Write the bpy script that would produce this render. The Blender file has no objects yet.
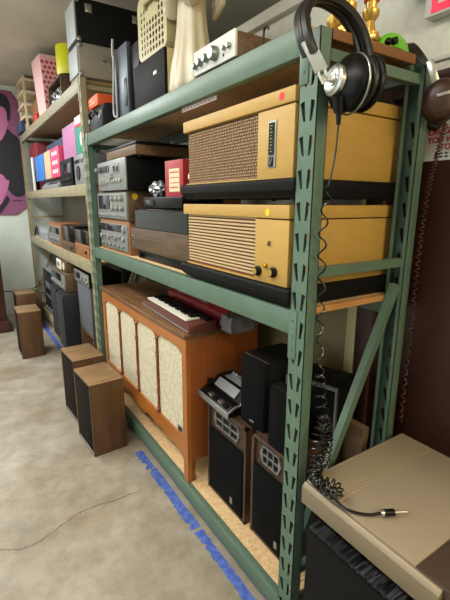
import bpy, bmesh, math, random
from mathutils import Vector, Matrix
random.seed(7)
C = bpy.context.scene.collection
PI = math.pi

# ------------------------------------------------------------------ materials
def lin(h):
    h = h.lstrip('#')
    v = [int(h[i:i+2], 16)/255 for i in (0, 2, 4)]
    return tuple(x/12.92 if x <= .04045 else ((x+.055)/1.055)**2.4 for x in v) + (1,)

def M(name, col, rough=.5, metal=0.0, kind=None, col2=None, scale=(1, 1, 1), bump=0.0, alpha=1.0, emit=0, detail=4, spread=(.35, .65), trans=0, coat=0, spec=None):
    m = bpy.data.materials.new(name); m.use_nodes = True
    nt = m.node_tree; N = nt.nodes; L = nt.links
    b = N['Principled BSDF']
    b.inputs['Base Color'].default_value = lin(col)
    b.inputs['Roughness'].default_value = rough
    b.inputs['Metallic'].default_value = metal
    b.inputs['Alpha'].default_value = alpha
    b.inputs['Transmission Weight'].default_value = trans
    b.inputs['Coat Weight'].default_value = coat
    if spec is not None: b.inputs['Specular IOR Level'].default_value = spec
    if emit:
        b.inputs['Emission Color'].default_value = lin(col); b.inputs['Emission Strength'].default_value = emit
    if kind:
        tc = N.new('ShaderNodeTexCoord'); mp = N.new('ShaderNodeMapping'); mp.inputs['Scale'].default_value = scale
        L.new(tc.outputs['Object'], mp.inputs['Vector'])
        rp = N.new('ShaderNodeValToRGB')
        rp.color_ramp.elements[0].color = lin(col); rp.color_ramp.elements[1].color = lin(col2 or col)
        rp.color_ramp.elements[0].position, rp.color_ramp.elements[1].position = spread
        if kind in ('noise', 'wood'):
            t = N.new('ShaderNodeTexNoise'); t.inputs['Scale'].default_value = 1.0
            t.inputs['Detail'].default_value = detail; t.inputs['Roughness'].default_value = .62
            if kind == 'wood': t.inputs['Distortion'].default_value = .6
            out = t.outputs['Fac']
        elif kind == 'voronoi':
            t = N.new('ShaderNodeTexVoronoi'); t.inputs['Scale'].default_value = 1.0; out = t.outputs['Distance']
        elif kind == 'brick':
            t = N.new('ShaderNodeTexBrick'); t.inputs['Scale'].default_value = 1.0
            t.inputs['Mortar Size'].default_value = .03; out = t.outputs['Fac']
        elif kind == 'checker':
            t = N.new('ShaderNodeTexChecker'); t.inputs['Scale'].default_value = 1.0; out = t.outputs['Fac']
        elif kind == 'wave':
            t = N.new('ShaderNodeTexWave'); t.inputs['Scale'].default_value = 1.0; t.inputs['Distortion'].default_value = .3
            t.bands_direction = 'Z'; out = t.outputs['Fac']
        L.new(mp.outputs['Vector'], t.inputs['Vector'])
        L.new(out, rp.inputs['Fac']); L.new(rp.outputs['Color'], b.inputs['Base Color'])
        if bump:
            bp = N.new('ShaderNodeBump'); bp.inputs['Strength'].default_value = bump; bp.inputs['Distance'].default_value = .004
            L.new(out, bp.inputs['Height']); L.new(bp.outputs['Normal'], b.inputs['Normal'])
    return m

m_green = M('rack_green', '#4f6557', .4, kind='noise', col2='#596f60', scale=(9, 9, 9), spread=(.3, .7))
m_tan = M('rack_tan', '#857c60', .5, kind='noise', col2='#948b6e', scale=(9, 9, 9))
m_dark_slot = M('slot_dark', '#20241f', .8)
m_board = M('particle_board', '#b99768', .75, kind='noise', col2='#d3b285', scale=(60, 60, 60), bump=.05)
m_ply_edge = M('board_edge', '#a5713c', .7, kind='wood', col2='#bb8a50', scale=(4, 4, 60))
m_ply_dark = M('board_edge_dark', '#6e4521', .7, kind='wood', col2='#7e5430', scale=(4, 4, 60))
m_steel = M('rivet_steel', '#8d938c', .35, .8)
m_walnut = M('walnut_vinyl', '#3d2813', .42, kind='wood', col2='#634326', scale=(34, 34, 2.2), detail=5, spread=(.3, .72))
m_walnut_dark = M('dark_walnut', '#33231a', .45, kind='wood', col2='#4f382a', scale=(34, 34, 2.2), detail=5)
m_walnut_lit = M('walnut_vinyl_lit', '#644a31', .36, kind='wood', col2='#94744f', scale=(5, 42, 20), detail=5, spread=(.3, .72))  # lit copy of the walnut; overhead light is in its paler colour
m_walnut_y = M('walnut_long', '#40301f', .45, kind='wood', col2='#634b36', scale=(30, 2.5, 42), detail=5)
m_grille_black = M('black_cloth', '#070708', .95, kind='noise', col2='#101113', scale=(400, 400, 400), bump=.2, spec=.1)
m_grille_brown = M('dark_brown_cloth', '#1a1512', .92, kind='noise', col2='#26201b', scale=(300, 300, 300), bump=.2, spec=.1)
m_black = M('black_plastic', '#070708', .38, spec=.22)
m_cord = M('glossy_black_cord', '#111112', .22, spec=.6)
m_black_matte = M('black_vinyl', '#080809', .6, kind='noise', col2='#0e0e10', scale=(160, 160, 160), bump=.08, spec=.15)
m_black_wood = M('black_ash_vinyl', '#08080a', .36, kind='wood', col2='#3c3c40', scale=(7, 95, 95), bump=.4, spread=(.46, .68), spec=.3)
m_chrome = M('chrome', '#bdbdb9', .3, .95)
m_alu = M('brushed_aluminium', '#8d8f8d', .4, .55)
m_silver = M('silver_paint', '#83868a', .42, .35)
m_silver_dull = M('dull_silver', '#6c6e70', .4, .6)
m_blond = M('blond_wood', '#ab863f', .5, kind='wood', col2='#b8944c', scale=(14, 3, 30), detail=3, spread=(.2, .8))
m_weave = M('brown_weave', '#80634a', .9, kind='noise', col2='#745840', scale=(20, 30, 30))
m_weave_light = M('weave_thread', '#9d8365', .85)
m_slat = M('cream_slat', '#b39a72', .65)
m_slat_red = M('russet_gap', '#6f3a26', .8)
m_gold = M('gold_metal', '#b9913d', .3, .9)
m_gold_dull = M('gold_plastic', '#c9a553', .3, .75)
m_cab = M('console_maple', '#743a10', .38, kind='wood', col2='#8a4a1a', scale=(22, 22, 2.2), detail=3, spread=(.25, .8), coat=.25)
m_cab_y = M('console_maple_long', '#94551f', .38, kind='wood', col2='#ab682c', scale=(22, 2.2, 22), detail=3, spread=(.25, .8), coat=.25)
m_cab_top = M('console_top', '#54371f', .38, kind='wood', col2='#7c5a3a', scale=(20, 2.5, 20), detail=4, coat=.2)
m_spindle = M('spindle_red_brown', '#6e3318', .35)
m_cloth = M('cream_grille_cloth', '#a89f86', .95, kind='noise', col2='#cfc6ab', scale=(200, 200, 70), bump=.4, spread=(.42, .55))
m_concrete = M('concrete', '#8b8375', .5)
m_wall = M('white_wall', '#cccdc2', .9, kind='noise', col2='#d6d7cc', scale=(28, 28, 28), bump=.45)
m_wall_far = M('pale_wall', '#c6cec5', .9, kind='noise', col2='#ced6cc', scale=(5, 5, 5))
m_ceiling = M('ceiling_plaster', '#b1ab9c', .95, kind='noise', col2='#c4beb0', scale=(1.4, 1.4, 1.4), bump=.05, spread=(.3, .7))
m_wall_shade = M('tan_wall_shade', '#7d7150', .8, kind='wood', col2='#877a58', scale=(3, 3, .6))  # tan stands in for the shade on the white wall behind the rack
m_trim = M('white_trim', '#c9c8bf', .6)
m_casing = M('cream_casing', '#b5aa80', .6)
m_door = M('brown_door', '#33190f', .45, kind='noise', col2='#3a1d13', scale=(3, 3, 3))
m_jamb = M('brown_jamb', '#38211a', .5)
m_paper = M('white_paper', '#c9cbc8', .8)
m_redink = M('red_ink', '#a8233a', .7)
m_blackink = M('black_ink', '#26262c', .8)
m_exit_white = M('exit_housing', '#d6d4d2', .5)
m_exit_red = M('exit_red', '#f01648', .4, emit=.35)
m_lens = M('lamp_lens', '#a9aeb4', .2, .3, kind='voronoi', col2='#5d6066', scale=(60, 60, 60), bump=.8)
m_tape = M('blue_tape', '#39519b', .75, kind='noise', col2='#5068b4', scale=(30, 30, 30), spread=(.4, .6))
m_crack = M('crack_dark', '#5a5046', .9)
m_chalk = M('pale_joint', '#8f8674', .9)
m_tanbox = M('tan_metal', '#9c8d78', .4, .3)
m_tanbox_lite = M('tan_fascia', '#857762', .45, .3)
m_brown_plastic = M('brown_plastic', '#3e2f24', .45)
m_tan_rib = M('tan_rib', '#a99a80', .4, .3)
m_red = M('red_card', '#9c2430', .5)
m_red_bright = M('red_plastic', '#cf2f2c', .4)
m_red_case = M('red_case', '#8d1f28', .5)
m_cream = M('cream_paper', '#d8c3a0', .7)
m_maroon = M('maroon_leatherette', '#552a20', .42, kind='noise', col2='#61332a', scale=(60, 60, 60), bump=.1)
m_ivory = M('ivory_keys', '#d9d5c6', .35)
m_smoke = M('smoked_acrylic', '#08090b', .06, alpha=.8)
m_smoke_dark = M('smoked_acrylic_dark', '#0e0e10', .12, alpha=.86)
m_display = M('dark_display', '#191b28', .12)
m_dial_glass = M('dial_glass', '#20241c', .15)
m_orange_wood = M('honey_wood', '#7f5029', .45, kind='wood', col2='#94623a', scale=(20, 3, 30))
m_light_wood = M('light_wood', '#5e4529', .55, kind='wood', col2='#705639', scale=(20, 3, 30))
m_angel = M('ivory_blow_mould', '#b5aa90', .32, kind='noise', col2='#bfb69e', scale=(6, 6, 3), trans=.0)
m_crate = M('cream_plastic', '#a89d74', .42)
m_speaker_side = M('beige_side', '#bba777', .5)
m_bluegrey = M('blue_grey_panel', '#454d59', .4, .3)
m_grey_case = M('grey_hammertone', '#7b756d', .5, .2, kind='noise', col2='#8d877d', scale=(90, 90, 90), bump=.1)
m_lightgrey = M('light_grey_panel', '#9ea4a8', .5)
m_orange = M('orange_card', '#d9561c', .55)
m_yellow = M('yellow_plastic', '#d2cf1c', .4)
m_yellow_dot = M('yellow_sticker', '#dcbf20', .6)
m_red_dot = M('red_sticker', '#d8322e', .6)
m_popcorn = M('pink_paper', '#e3b4b4', .7)
m_popcorn_red = M('dark_pink_print', '#b4344f', .7)
m_blue_cloth = M('navy_card', '#2f4059', .7)
m_blue = M('blue_card', '#2d6fb8', .6)
m_beige = M('beige_card', '#bfa583', .7)
m_pink = M('pink_card', '#cf3f6b', .6)
m_white = M('white_card', '#d5d1cc', .6)
m_purple = M('lilac_card', '#9479b0', .6, kind='noise', col2='#cf6f92', scale=(28, 28, 28), spread=(.48, .52))
m_teal = M('teal_card', '#1f8f7c', .6)
m_dullred = M('dark_red_card', '#7d2128', .6)
m_grey = M('grey_plastic', '#74787b', .5)
m_greycloth = M('grey_cloth', '#4e4f57', .95, kind='noise', col2='#595a62', scale=(200, 200, 200))
m_charcoal = M('charcoal_cabinet', '#16191d', .5, spec=.3)
m_charcoal_front = M('charcoal_cloth', '#1e2126', .95)
m_card = M('cardboard', '#66523a', .85, kind='noise', col2='#6f5a41', scale=(10, 10, 60))
m_dark_wood = M('dark_cherry', '#3a201a', .4, kind='wood', col2='#4d2c22', scale=(20, 20, 2))
m_poster = M('poster_mauve', '#7b4566', .7, kind='noise', col2='#844d6f', scale=(3, 3, 3))
m_poster_dark = M('poster_black', '#14121a', .7)
m_poster_face = M('poster_rose', '#a8608a', .7)
m_backpanel = M('back_panel', '#7d776b', .85, kind='noise', col2='#888274', scale=(3, 3, 3))
m_lime = M('lime_plastic', '#62b31d', .4)
m_brown_cup = M('brown_cup', '#34190f', .36)
m_leather = M('brown_black_pad', '#140f0d', .42)
m_clear = M('clear_tape', '#c8ccd0', .1, alpha=.35)
m_foil = M('crumpled_film', '#9a9da1', .2, .7)
m_rose_strip = M('pale_strip', '#d9c8c0', .8)
m_pink_mark = M('pink_mark', '#b0766c', .8)
m_linen = M('grey_linen', '#6c6a70', .9)

def concrete():
    nt = m_concrete.node_tree; N = nt.nodes; L = nt.links; b = N['Principled BSDF']
    tc = N.new('ShaderNodeTexCoord')
    def noise(s, d, r=.6):
        n = N.new('ShaderNodeTexNoise'); n.inputs['Scale'].default_value = s; n.inputs['Detail'].default_value = d
        n.inputs['Roughness'].default_value = r; L.new(tc.outputs['Object'], n.inputs['Vector']); return n
    a = noise(1.3, 6); c = noise(7, 8, .7); s = noise(45, 4)
    r1 = N.new('ShaderNodeValToRGB'); e = r1.color_ramp.elements
    e[0].position = .3; e[0].color = lin('#847963'); e[1].position = .68; e[1].color = lin('#a9a396')
    L.new(a.outputs['Fac'], r1.inputs['Fac'])
    r2 = N.new('ShaderNodeValToRGB'); e = r2.color_ramp.elements
    e[0].position = .32; e[0].color = (.62, .60, .57, 1); e[1].position = .62; e[1].color = (1, 1, 1, 1)
    L.new(c.outputs['Fac'], r2.inputs['Fac'])
    mx = N.new('ShaderNodeMix'); mx.data_type = 'RGBA'; mx.blend_type = 'MULTIPLY'; mx.inputs['Factor'].default_value = .9
    L.new(r1.outputs['Color'], mx.inputs['A']); L.new(r2.outputs['Color'], mx.inputs['B'])
    st = noise(2.3, 3, .5); r3 = N.new('ShaderNodeValToRGB'); e = r3.color_ramp.elements
    e[0].position = .50; e[0].color = (1, 1, 1, 1); e[1].position = .72; e[1].color = (.84, .73, .60, 1)
    L.new(st.outputs['Fac'], r3.inputs['Fac'])
    m2 = N.new('ShaderNodeMix'); m2.data_type = 'RGBA'; m2.blend_type = 'MULTIPLY'; m2.inputs['Factor'].default_value = .9
    L.new(mx.outputs['Result'], m2.inputs['A']); L.new(r3.outputs['Color'], m2.inputs['B'])
    L.new(m2.outputs['Result'], b.inputs['Base Color'])
    mr = N.new('ShaderNodeMapRange'); mr.inputs['To Min'].default_value = .38; mr.inputs['To Max'].default_value = .62
    L.new(c.outputs['Fac'], mr.inputs['Value']); L.new(mr.outputs['Result'], b.inputs['Roughness'])
    bp = N.new('ShaderNodeBump'); bp.inputs['Strength'].default_value = .12; bp.inputs['Distance'].default_value = .004
    L.new(s.outputs['Fac'], bp.inputs['Height']); L.new(bp.outputs['Normal'], b.inputs['Normal'])
concrete()

# ------------------------------------------------------------------ mesh helpers
class B:
    def __init__(s): s.bm = bmesh.new()
    def _mi(s, n0, mi):
        s.bm.faces.ensure_lookup_table()
        for f in s.bm.faces[n0:]: f.material_index = mi
    def box(s, x0, x1, y0, y1, z0, z1, bev=0, mi=0, seg=2):
        t = bmesh.new()
        bmesh.ops.create_cube(t, size=1)
        for v in t.verts:
            v.co = Vector(((x0+x1)/2+v.co.x*(x1-x0), (y0+y1)/2+v.co.y*(y1-y0), (z0+z1)/2+v.co.z*(z1-z0)))
        if bev: bmesh.ops.bevel(t, geom=t.edges[:], offset=bev, segments=seg, profile=.5, affect='EDGES')
        s.merge(t, mi); return s
    def merge(s, t, mi=0):
        vm = {}
        for v in t.verts: vm[v] = s.bm.verts.new(v.co)
        for f in t.faces:
            try:
                g = s.bm.faces.new([vm[v] for v in f.verts]); g.material_index = mi
            except ValueError: pass
        t.free()
    def loft(s, rings, mi=0, cap=True, closed=True):
        R = [[s.bm.verts.new(p) for p in r] for r in rings]
        n = len(R[0])
        for a, b in zip(R, R[1:]):
            for i in range(n if closed else n-1):
                j = (i+1) % n
                f = s.bm.faces.new((a[i], a[j], b[j], b[i])); f.material_index = mi
        if cap:
            f = s.bm.faces.new(R[0][::-1]); f.material_index = mi
            f = s.bm.faces.new(R[-1]); f.material_index = mi
        return s
    def cyl(s, p0, p1, r0, r1=None, n=18, mi=0, cap=True):
        p0, p1 = Vector(p0), Vector(p1); d = (p1-p0).normalized()
        a = d.orthogonal().normalized(); b = d.cross(a)
        r1 = r0 if r1 is None else r1
        rg = [[p+(a*math.cos(2*PI*i/n)+b*math.sin(2*PI*i/n))*r for i in range(n)] for p, r in ((p0, r0), (p1, r1))]
        return s.loft(rg, mi, cap)
    def turned(s, p0, p1, prof, n=20, mi=0):
        """prof: list of (t along p0..p1 in metres, radius)"""
        p0, p1 = Vector(p0), Vector(p1); d = (p1-p0).normalized()
        a = d.orthogonal().normalized(); b = d.cross(a)
        rg = [[p0+d*t+(a*math.cos(2*PI*i/n)+b*math.sin(2*PI*i/n))*max(r, 1e-4) for i in range(n)] for t, r in prof]
        return s.loft(rg, mi, True)
    def tube(s, pts, r, n=8, mi=0, closed=False, flat=None):
        P = [Vector(p) for p in pts]; rings = []; up = None
        for i, p in enumerate(P):
            if closed: d = P[(i+1) % len(P)]-P[i-1]
            else: d = P[min(i+1, len(P)-1)]-P[max(i-1, 0)]
            d.normalize()
            if up is None: a = d.orthogonal().normalized()
            else:
                a = up-d*up.dot(d)
                a = a.normalized() if a.length > 1e-6 else d.orthogonal().normalized()
            up = a; b = d.cross(a)
            rr = r[i] if isinstance(r, (list, tuple)) else r
            rings.append([p+(a*math.cos(2*PI*k/n)+b*math.sin(2*PI*k/n))*rr for k in range(n)])
        if closed: rings.append(rings[0])
        if closed:
            R = [[s.bm.verts.new(q) for q in r_] for r_ in rings[:-1]]; R.append(R[0])
            for a_, b_ in zip(R, R[1:]):
                for k in range(n):
                    j = (k+1) % n
                    try:
                        f = s.bm.faces.new((a_[k], a_[j], b_[j], b_[k])); f.material_index = mi
                    except ValueError: pass
            return s
        return s.loft(rings, mi, True)
    def ell(s, c, rx, ry, rz, mi=0, u=20, v=12, rot=None):
        t = bmesh.new(); bmesh.ops.create_uvsphere(t, u_segments=u, v_segments=v, radius=1)
        R = rot or Matrix.Identity(3)
        for w in t.verts: w.co = Vector(c)+R @ Vector((w.co.x*rx, w.co.y*ry, w.co.z*rz))
        s.merge(t, mi); return s
    def prism(s, pts, ax, a0, a1, mi=0, bev=0):
        """pts: polygon in the two other axes (in order x,y,z without ax)"""
        def mk(p, a):
            q = list(p); q.insert('xyz'.index(ax), a); return Vector(q)
        t = bmesh.new()
        lo = [t.verts.new(mk(p, a0)) for p in pts]; hi = [t.verts.new(mk(p, a1)) for p in pts]
        n = len(pts)
        t.faces.new(lo[::-1]); t.faces.new(hi)
        for i in range(n): t.faces.new((lo[i], lo[(i+1) % n], hi[(i+1) % n], hi[i]))
        if bev: bmesh.ops.bevel(t, geom=t.edges[:], offset=bev, segments=2, profile=.5, affect='EDGES')
        bmesh.ops.recalc_face_normals(t, faces=t.faces[:])
        s.merge(t, mi); return s
    def plate(s, outer, holes, ax, a0, a1, mi=0):
        """flat plate with holes; outlines in the two other axes, thickness a0..a1 along ax"""
        def mk(p, a):
            q = list(p); q.insert('xyz'.index(ax), a); return Vector(q)
        t = bmesh.new(); es = []
        loops = [outer]+list(holes); LV = []
        for lp in loops:
            vs = [t.verts.new(mk(p, a0)) for p in lp]; LV.append(vs)
            es += [t.edges.new((vs[i], vs[(i+1) % len(vs)])) for i in range(len(vs))]
        bmesh.ops.triangle_fill(t, edges=es, use_beauty=True, use_dissolve=False)
        fs = t.faces[:]
        d = bmesh.ops.duplicate(t, geom=fs+es+[v for l in LV for v in l])
        vmap = d['vert_map']
        off = mk((0, 0), a1)-mk((0, 0), a0)
        for l in LV:
            for v in l: vmap[v].co = v.co+off
        for l in LV:
            for i in range(len(l)):
                a, b = l[i], l[(i+1) % len(l)]
                t.faces.new((a, b, vmap[b], vmap[a]))
        bmesh.ops.recalc_face_normals(t, faces=t.faces[:])
        s.merge(t, mi); return s
    def xf(s, mat):
        bmesh.ops.transform(s.bm, matrix=mat, verts=s.bm.verts[:]); return s
    def obj(s, name, mats, parent=None, loc=None, ang=35, label=None, kind=None):
        bmesh.ops.recalc_face_normals(s.bm, faces=s.bm.faces[:])
        me = bpy.data.meshes.new(name); s.bm.to_mesh(me); s.bm.free()
        for m in (mats if isinstance(mats, (list, tuple)) else [mats]): me.materials.append(m)
        for p in me.polygons: p.use_smooth = True
        me.set_sharp_from_angle(angle=math.radians(ang))
        o = bpy.data.objects.new(name, me); C.objects.link(o)
        if parent: o.parent = parent
        if loc: o.location = loc
        if label: o['label'] = label
        if kind: o['kind'] = kind
        return o

def tag(o, label, cat, group=None, kind=None):
    o['label'] = label; o['category'] = cat
    if group: o['group'] = group
    if kind: o['kind'] = kind
    return o
def thing(name, label, cat, loc, rz=0, group=None):
    o = bpy.data.objects.new(name, None); C.objects.link(o); o.empty_display_size = .05
    o.location = loc; o.rotation_euler = (0, 0, rz)
    return tag(o, label, cat, group)
def struct(o, label=None, cat=None):
    o['kind'] = 'structure'
    if label: o['label'] = label
    if cat: o['category'] = cat
    return o
def copy_tree(o, parent=None):
    c = o.copy(); C.objects.link(c)
    if parent: c.parent = parent
    for ch in list(o.children): copy_tree(ch, c)
    return c
def box(name, m, parent, x0, x1, y0, y1, z0, z1, bev=.002, **k):
    return B().box(x0, x1, y0, y1, z0, z1, bev).obj(name, m, parent, **k)
def text(name, body, size, m, parent, loc, face='-x', depth=.001, align='LEFT', rot=0, bold=0, sx=1):
    cu = bpy.data.curves.new(name, 'FONT'); cu.body = body; cu.size = size; cu.extrude = depth; cu.align_x = align; cu.offset = bold
    t = bpy.data.objects.new(name, cu); C.objects.link(t)
    dg = bpy.context.evaluated_depsgraph_get()
    me = bpy.data.meshes.new_from_object(t.evaluated_get(dg)); bpy.data.objects.remove(t)
    cols = {'-x': ((0, -1, 0), (0, 0, 1), (-1, 0, 0)), '-y': ((1, 0, 0), (0, 0, 1), (0, -1, 0)), '+z': ((0, -1, 0), (1, 0, 0), (0, 0, 1))}[face]
    R = Matrix((cols[0], cols[1], cols[2])).transposed().to_4x4()
    me.transform(R @ Matrix.Rotation(rot, 4, 'Z') @ Matrix.Diagonal((sx, 1, 1, 1)))
    me.materials.clear(); me.materials.append(m)
    o = bpy.data.objects.new(name, me); C.objects.link(o); o.parent = parent; o.location = loc
    return o
def arc(c, r, a0, a1, n, plane='xz', y=0):
    return [(c[0]+r*math.cos(a0+(a1-a0)*i/n), c[1]+r*math.sin(a0+(a1-a0)*i/n)) for i in range(n+1)]
def spline(P, n=10):
    P = [Vector(p) for p in P]; out = []
    for i in range(len(P)-1):
        a, b = P[max(i-1, 0)], P[i]; c, d = P[i+1], P[min(i+2, len(P)-1)]
        for k in range(n):
            t = k/n
            out.append(.5*((2*b)+(c-a)*t+(2*a-5*b+4*c-d)*t*t+(3*b-a-3*c+d)*t**3))
    out.append(P[-1]); return out
def helix(P, R, turns, per=12, R2=None):
    S = spline(P, 24); out = []; n = int(turns*per)
    a = None
    for i in range(n+1):
        t = i/n*(len(S)-1); k = min(int(t), len(S)-2); p = S[k].lerp(S[k+1], t-k)
        d = (S[k+1]-S[k]).normalized()
        if a is None: a = d.orthogonal().normalized()
        a = (a-d*a.dot(d)).normalized(); b = d.cross(a)
        r = R if R2 is None else R+(R2-R)*i/n
        w = 2*PI*i/per
        out.append(p+(a*math.cos(w)+b*math.sin(w))*r)
    return out

# ------------------------------------------------------------------ the room
XW = .65
o = B().box(-4.0, 2.6, -4.0, 6.05, -.1, 0).obj('floor', m_concrete); struct(o)
# crack running out from the rack and the pale joint beside the blue tape (part of the floor)
def strip(pts, w, z=.0006):
    b = B(); P = [Vector((p[0], p[1], 0)) for p in pts]
    L_, R_ = [], []
    for i, p in enumerate(P):
        d = (P[min(i+1, len(P)-1)]-P[max(i-1, 0)]).normalized(); nrm = Vector((-d.y, d.x, 0))
        ww = w*random.uniform(.5, 1.4)
        L_.append(b.bm.verts.new(p+nrm*ww/2+Vector((0, 0, z)))); R_.append(b.bm.verts.new(p-nrm*ww/2+Vector((0, 0, z))))
    for i in range(len(P)-1): b.bm.faces.new((L_[i], R_[i], R_[i+1], L_[i+1]))
    return b
def jitter(pts, amp, n=8):
    S = spline(pts+[pts[-1]] if False else [(p[0], p[1], 0) for p in pts], n)
    return [(p.x+random.uniform(-amp, amp), p.y+random.uniform(-amp, amp)) for p in S]
fl = o
strip(jitter([(-.95, 1.14), (-.84, 1.06), (-.74, 1.06), (-.6, 1.12), (-.49, 1.155), (-.33, 1.14), (-.16, 1.14)], .006, 10), .006).obj('crack', m_crack, fl)
strip(jitter([(-.17, 1.20), (-.165, .95), (-.15, .7), (-.14, .45), (-.15, .15)], .003, 8), .006).obj('joint', m_chalk, fl)
ceil = B().box(-4.0, 2.6, -4.0, 6.05, 3.27, 3.37).obj('ceiling', m_ceiling); struct(ceil)
# far wall
w = B().box(-4.0, 2.6, 5.98, 6.05, 0, 3.27).obj('wall_far', m_wall_far); struct(w)
w = B().box(-4.05, -4.0, -4.0, 6.05, 0, 3.27).obj('wall_left', m_wall_far); struct(w)
w = B().box(-4.0, 2.6, -4.05, -4.0, 0, 3.27).obj('wall_back', m_wall_far); struct(w)
w = B().box(2.55, 2.6, -4.0, 6.05, 0, 3.27).obj('wall_outer', m_wall_far); struct(w)
# the lower partition wall behind the racks, with a door in it
b = B(); b.box(XW, XW+.12, .30, 5.98, 0, 2.63); b.box(XW, XW+.12, -4.0, -.82, 0, 2.63); b.box(XW, XW+.12, -.82, .30, 2.16, 2.63)
w = b.obj('wall_right', m_wall); struct(w)
t = B().box(XW-.035, XW+.155, -4.0, 5.98, 2.63, 2.69, .006).obj('trim_1', m_trim); struct(t)
t = B().box(XW-.012, XW-.001, -4.0, .36, 2.195, 2.21, .002).obj('trim_2', m_trim); struct(t)
d = bpy.data.objects.new('door_1', None); C.objects.link(d); d.location = (XW, -.25, 0); struct(d)
b = B(); b.box(-.02, .10, .465, .55, 0, 2.16, .004); b.box(-.02, .10, -.58, -.50, 0, 2.16, .004); b.box(-.02, .10, -.50, .465, 2.09, 2.16, .004)
b.obj('door_frame', m_jamb, d)
B().box(.0, .045, -.50, .465, .01, 2.09, .003).obj('door_leaf', m_door, d)
hk = B(); hk.cyl((0, -.43, 1.0), (-.05, -.43, 1.0), .012); hk.ell((-.06, -.43, 1.0), .025, .028, .028); hk.obj('door_knob', m_gold, d)
t = B().box(XW-.005, XW-.0005, .365, 2.30, 0, 1.27).obj('wall_shade_sheet', m_wall_shade); struct(t)  # thin added sheet that carries the painted shade of the lower wall
t = B().box(XW-.02, XW+.001, .305, .36, 0, 2.19, .004).obj('trim_3', m_casing); struct(t)

# EXIT sign over the door
s = thing('exit_sign', 'white box exit sign with red letters on the wall above the door', 'exit sign', (XW, -.12, 2.335))
B().box(-.05, -.001, -.21, .215, 0, .255, .006).obj('housing', m_exit_white, s)
text('lettering', 'EXIT', .255, m_exit_red, s, (-.0515, .203, .009), '-x', .001, bold=.001, sx=.80)
# emergency lamp, just inside the top edge
s = thing('emergency_light', 'grey faceted emergency lamp on the white wall beside the exit sign', 'lamp', (XW, .13, 2.435))
B().box(-.03, 0, -.02, .09, .03, .17, .006).obj('housing', m_grey, s)
b = B(); b.prism([(-.10, -.005), (-.03, -.005), (-.03, .085), (-.10, .085)], 'y', -.028, .045, bev=.008); b.obj('lens', m_lens, s)
# paper notice on the door
s = thing('paper_notice', 'white paper notice with red capitals taped to the brown door', 'notice', (XW-.002, .065, 1.848))
B().box(-.0015, .0, -.34, 0, 0, .29).obj('sheet', m_paper, s)
for k, (ln, ind) in enumerate((('DRUGS OR', .012), ('YOU WILL', .012), ('TO', .062))):
    text('lettering', ln, .030, m_redink, s, (-.003, -ind, (.093, .064, .037)[k]), '-x', .0006, bold=.0009, sx=.95)
b = B()
for r in range(2):
    y = -.045
    while y > -.30:
        w_ = random.uniform(.006, .014); b.box(-.0024, -.0016, y-w_, y, .022-.012*r, .028-.012*r); y -= w_+.007
b.obj('small_print', m_blackink, s)

# blue painter's tape along the rack foot
def tape(y0, y1, xc, wid, label):
    n = max(4, int((y1-y0)/.02)); Lp, Rp = [], []
    for i in range(n+1):
        y = y0+(y1-y0)*i/n
        Lp.append((xc-wid/2+random.uniform(-.005, .005)+(.018 if random.random() < .10 else 0), y)); Rp.append((xc+wid/2+random.uniform(-.003, .003), y))
    o = B().prism(Lp+Rp[::-1], 'z', .0004, .0014).obj('floor_tape', m_tape)
    return tag(o, label, 'tape', 'blue tape along the rack feet')
tape(1.30, 1.52, -.036, .055, 'short torn piece of blue floor tape next to the walnut speaker pair')
tape(.70, 1.29, -.030, .055, 'long worn blue floor tape below the wooden console cabinet')
tape(-.6, .68, -.028, .048, 'clean edged blue floor tape running past the near green post')
tape(2.6, 5.6, -.055, .05, 'blue floor tape along the foot of the tan rack')

# ------------------------------------------------------------------ racks
def post_mesh(H, flip=False, w=.075, d=.045, pitch=.0955, z0=1.952):
    """C-shaped upright: perforated face at x=0 (facing -x), two flanges; flip puts the face at +x side"""
    b = B()
    zc = [z0-pitch*k for k in range(-8, 40)]
    zc = sorted(z for z in zc if .05 < z < H-.06)
    lo = 0
    for i, z in enumerate(zc):
        zt = H if i == len(zc)-1 else (z+zc[i+1])/2
        out = [(0, lo), (w, lo), (w, zt), (0, zt)]
        # teardrop pair leaning in a V
        h1 = [(.024, z+.029), (.008, z+.024), (.017, z-.022), (.020, z-.029), (.028, z-.029)]
        h2 = [(w-.024, z+.029), (w-.007, z+.024), (w-.020, z-.022), (w-.023, z-.029), (w-.031, z-.029)]
        b.plate(out, [h1, h2], 'x', 0, .0025); lo = zt
    b.box(.0, d, 0, .0025, 0, H); b.box(.0, d, w-.0025, w, 0, H)
    b.box(d-.0025, d, 0, .016, 0, H); b.box(d-.0025, d, w-.016, w, 0, H)
    b.box(-.012, d+.012, -.006, w+.006, 0, .006)
    if flip: b.xf(Matrix.Translation((d, 0, 0)) @ Matrix.Diagonal((-1, 1, 1, 1)))
    return b
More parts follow.
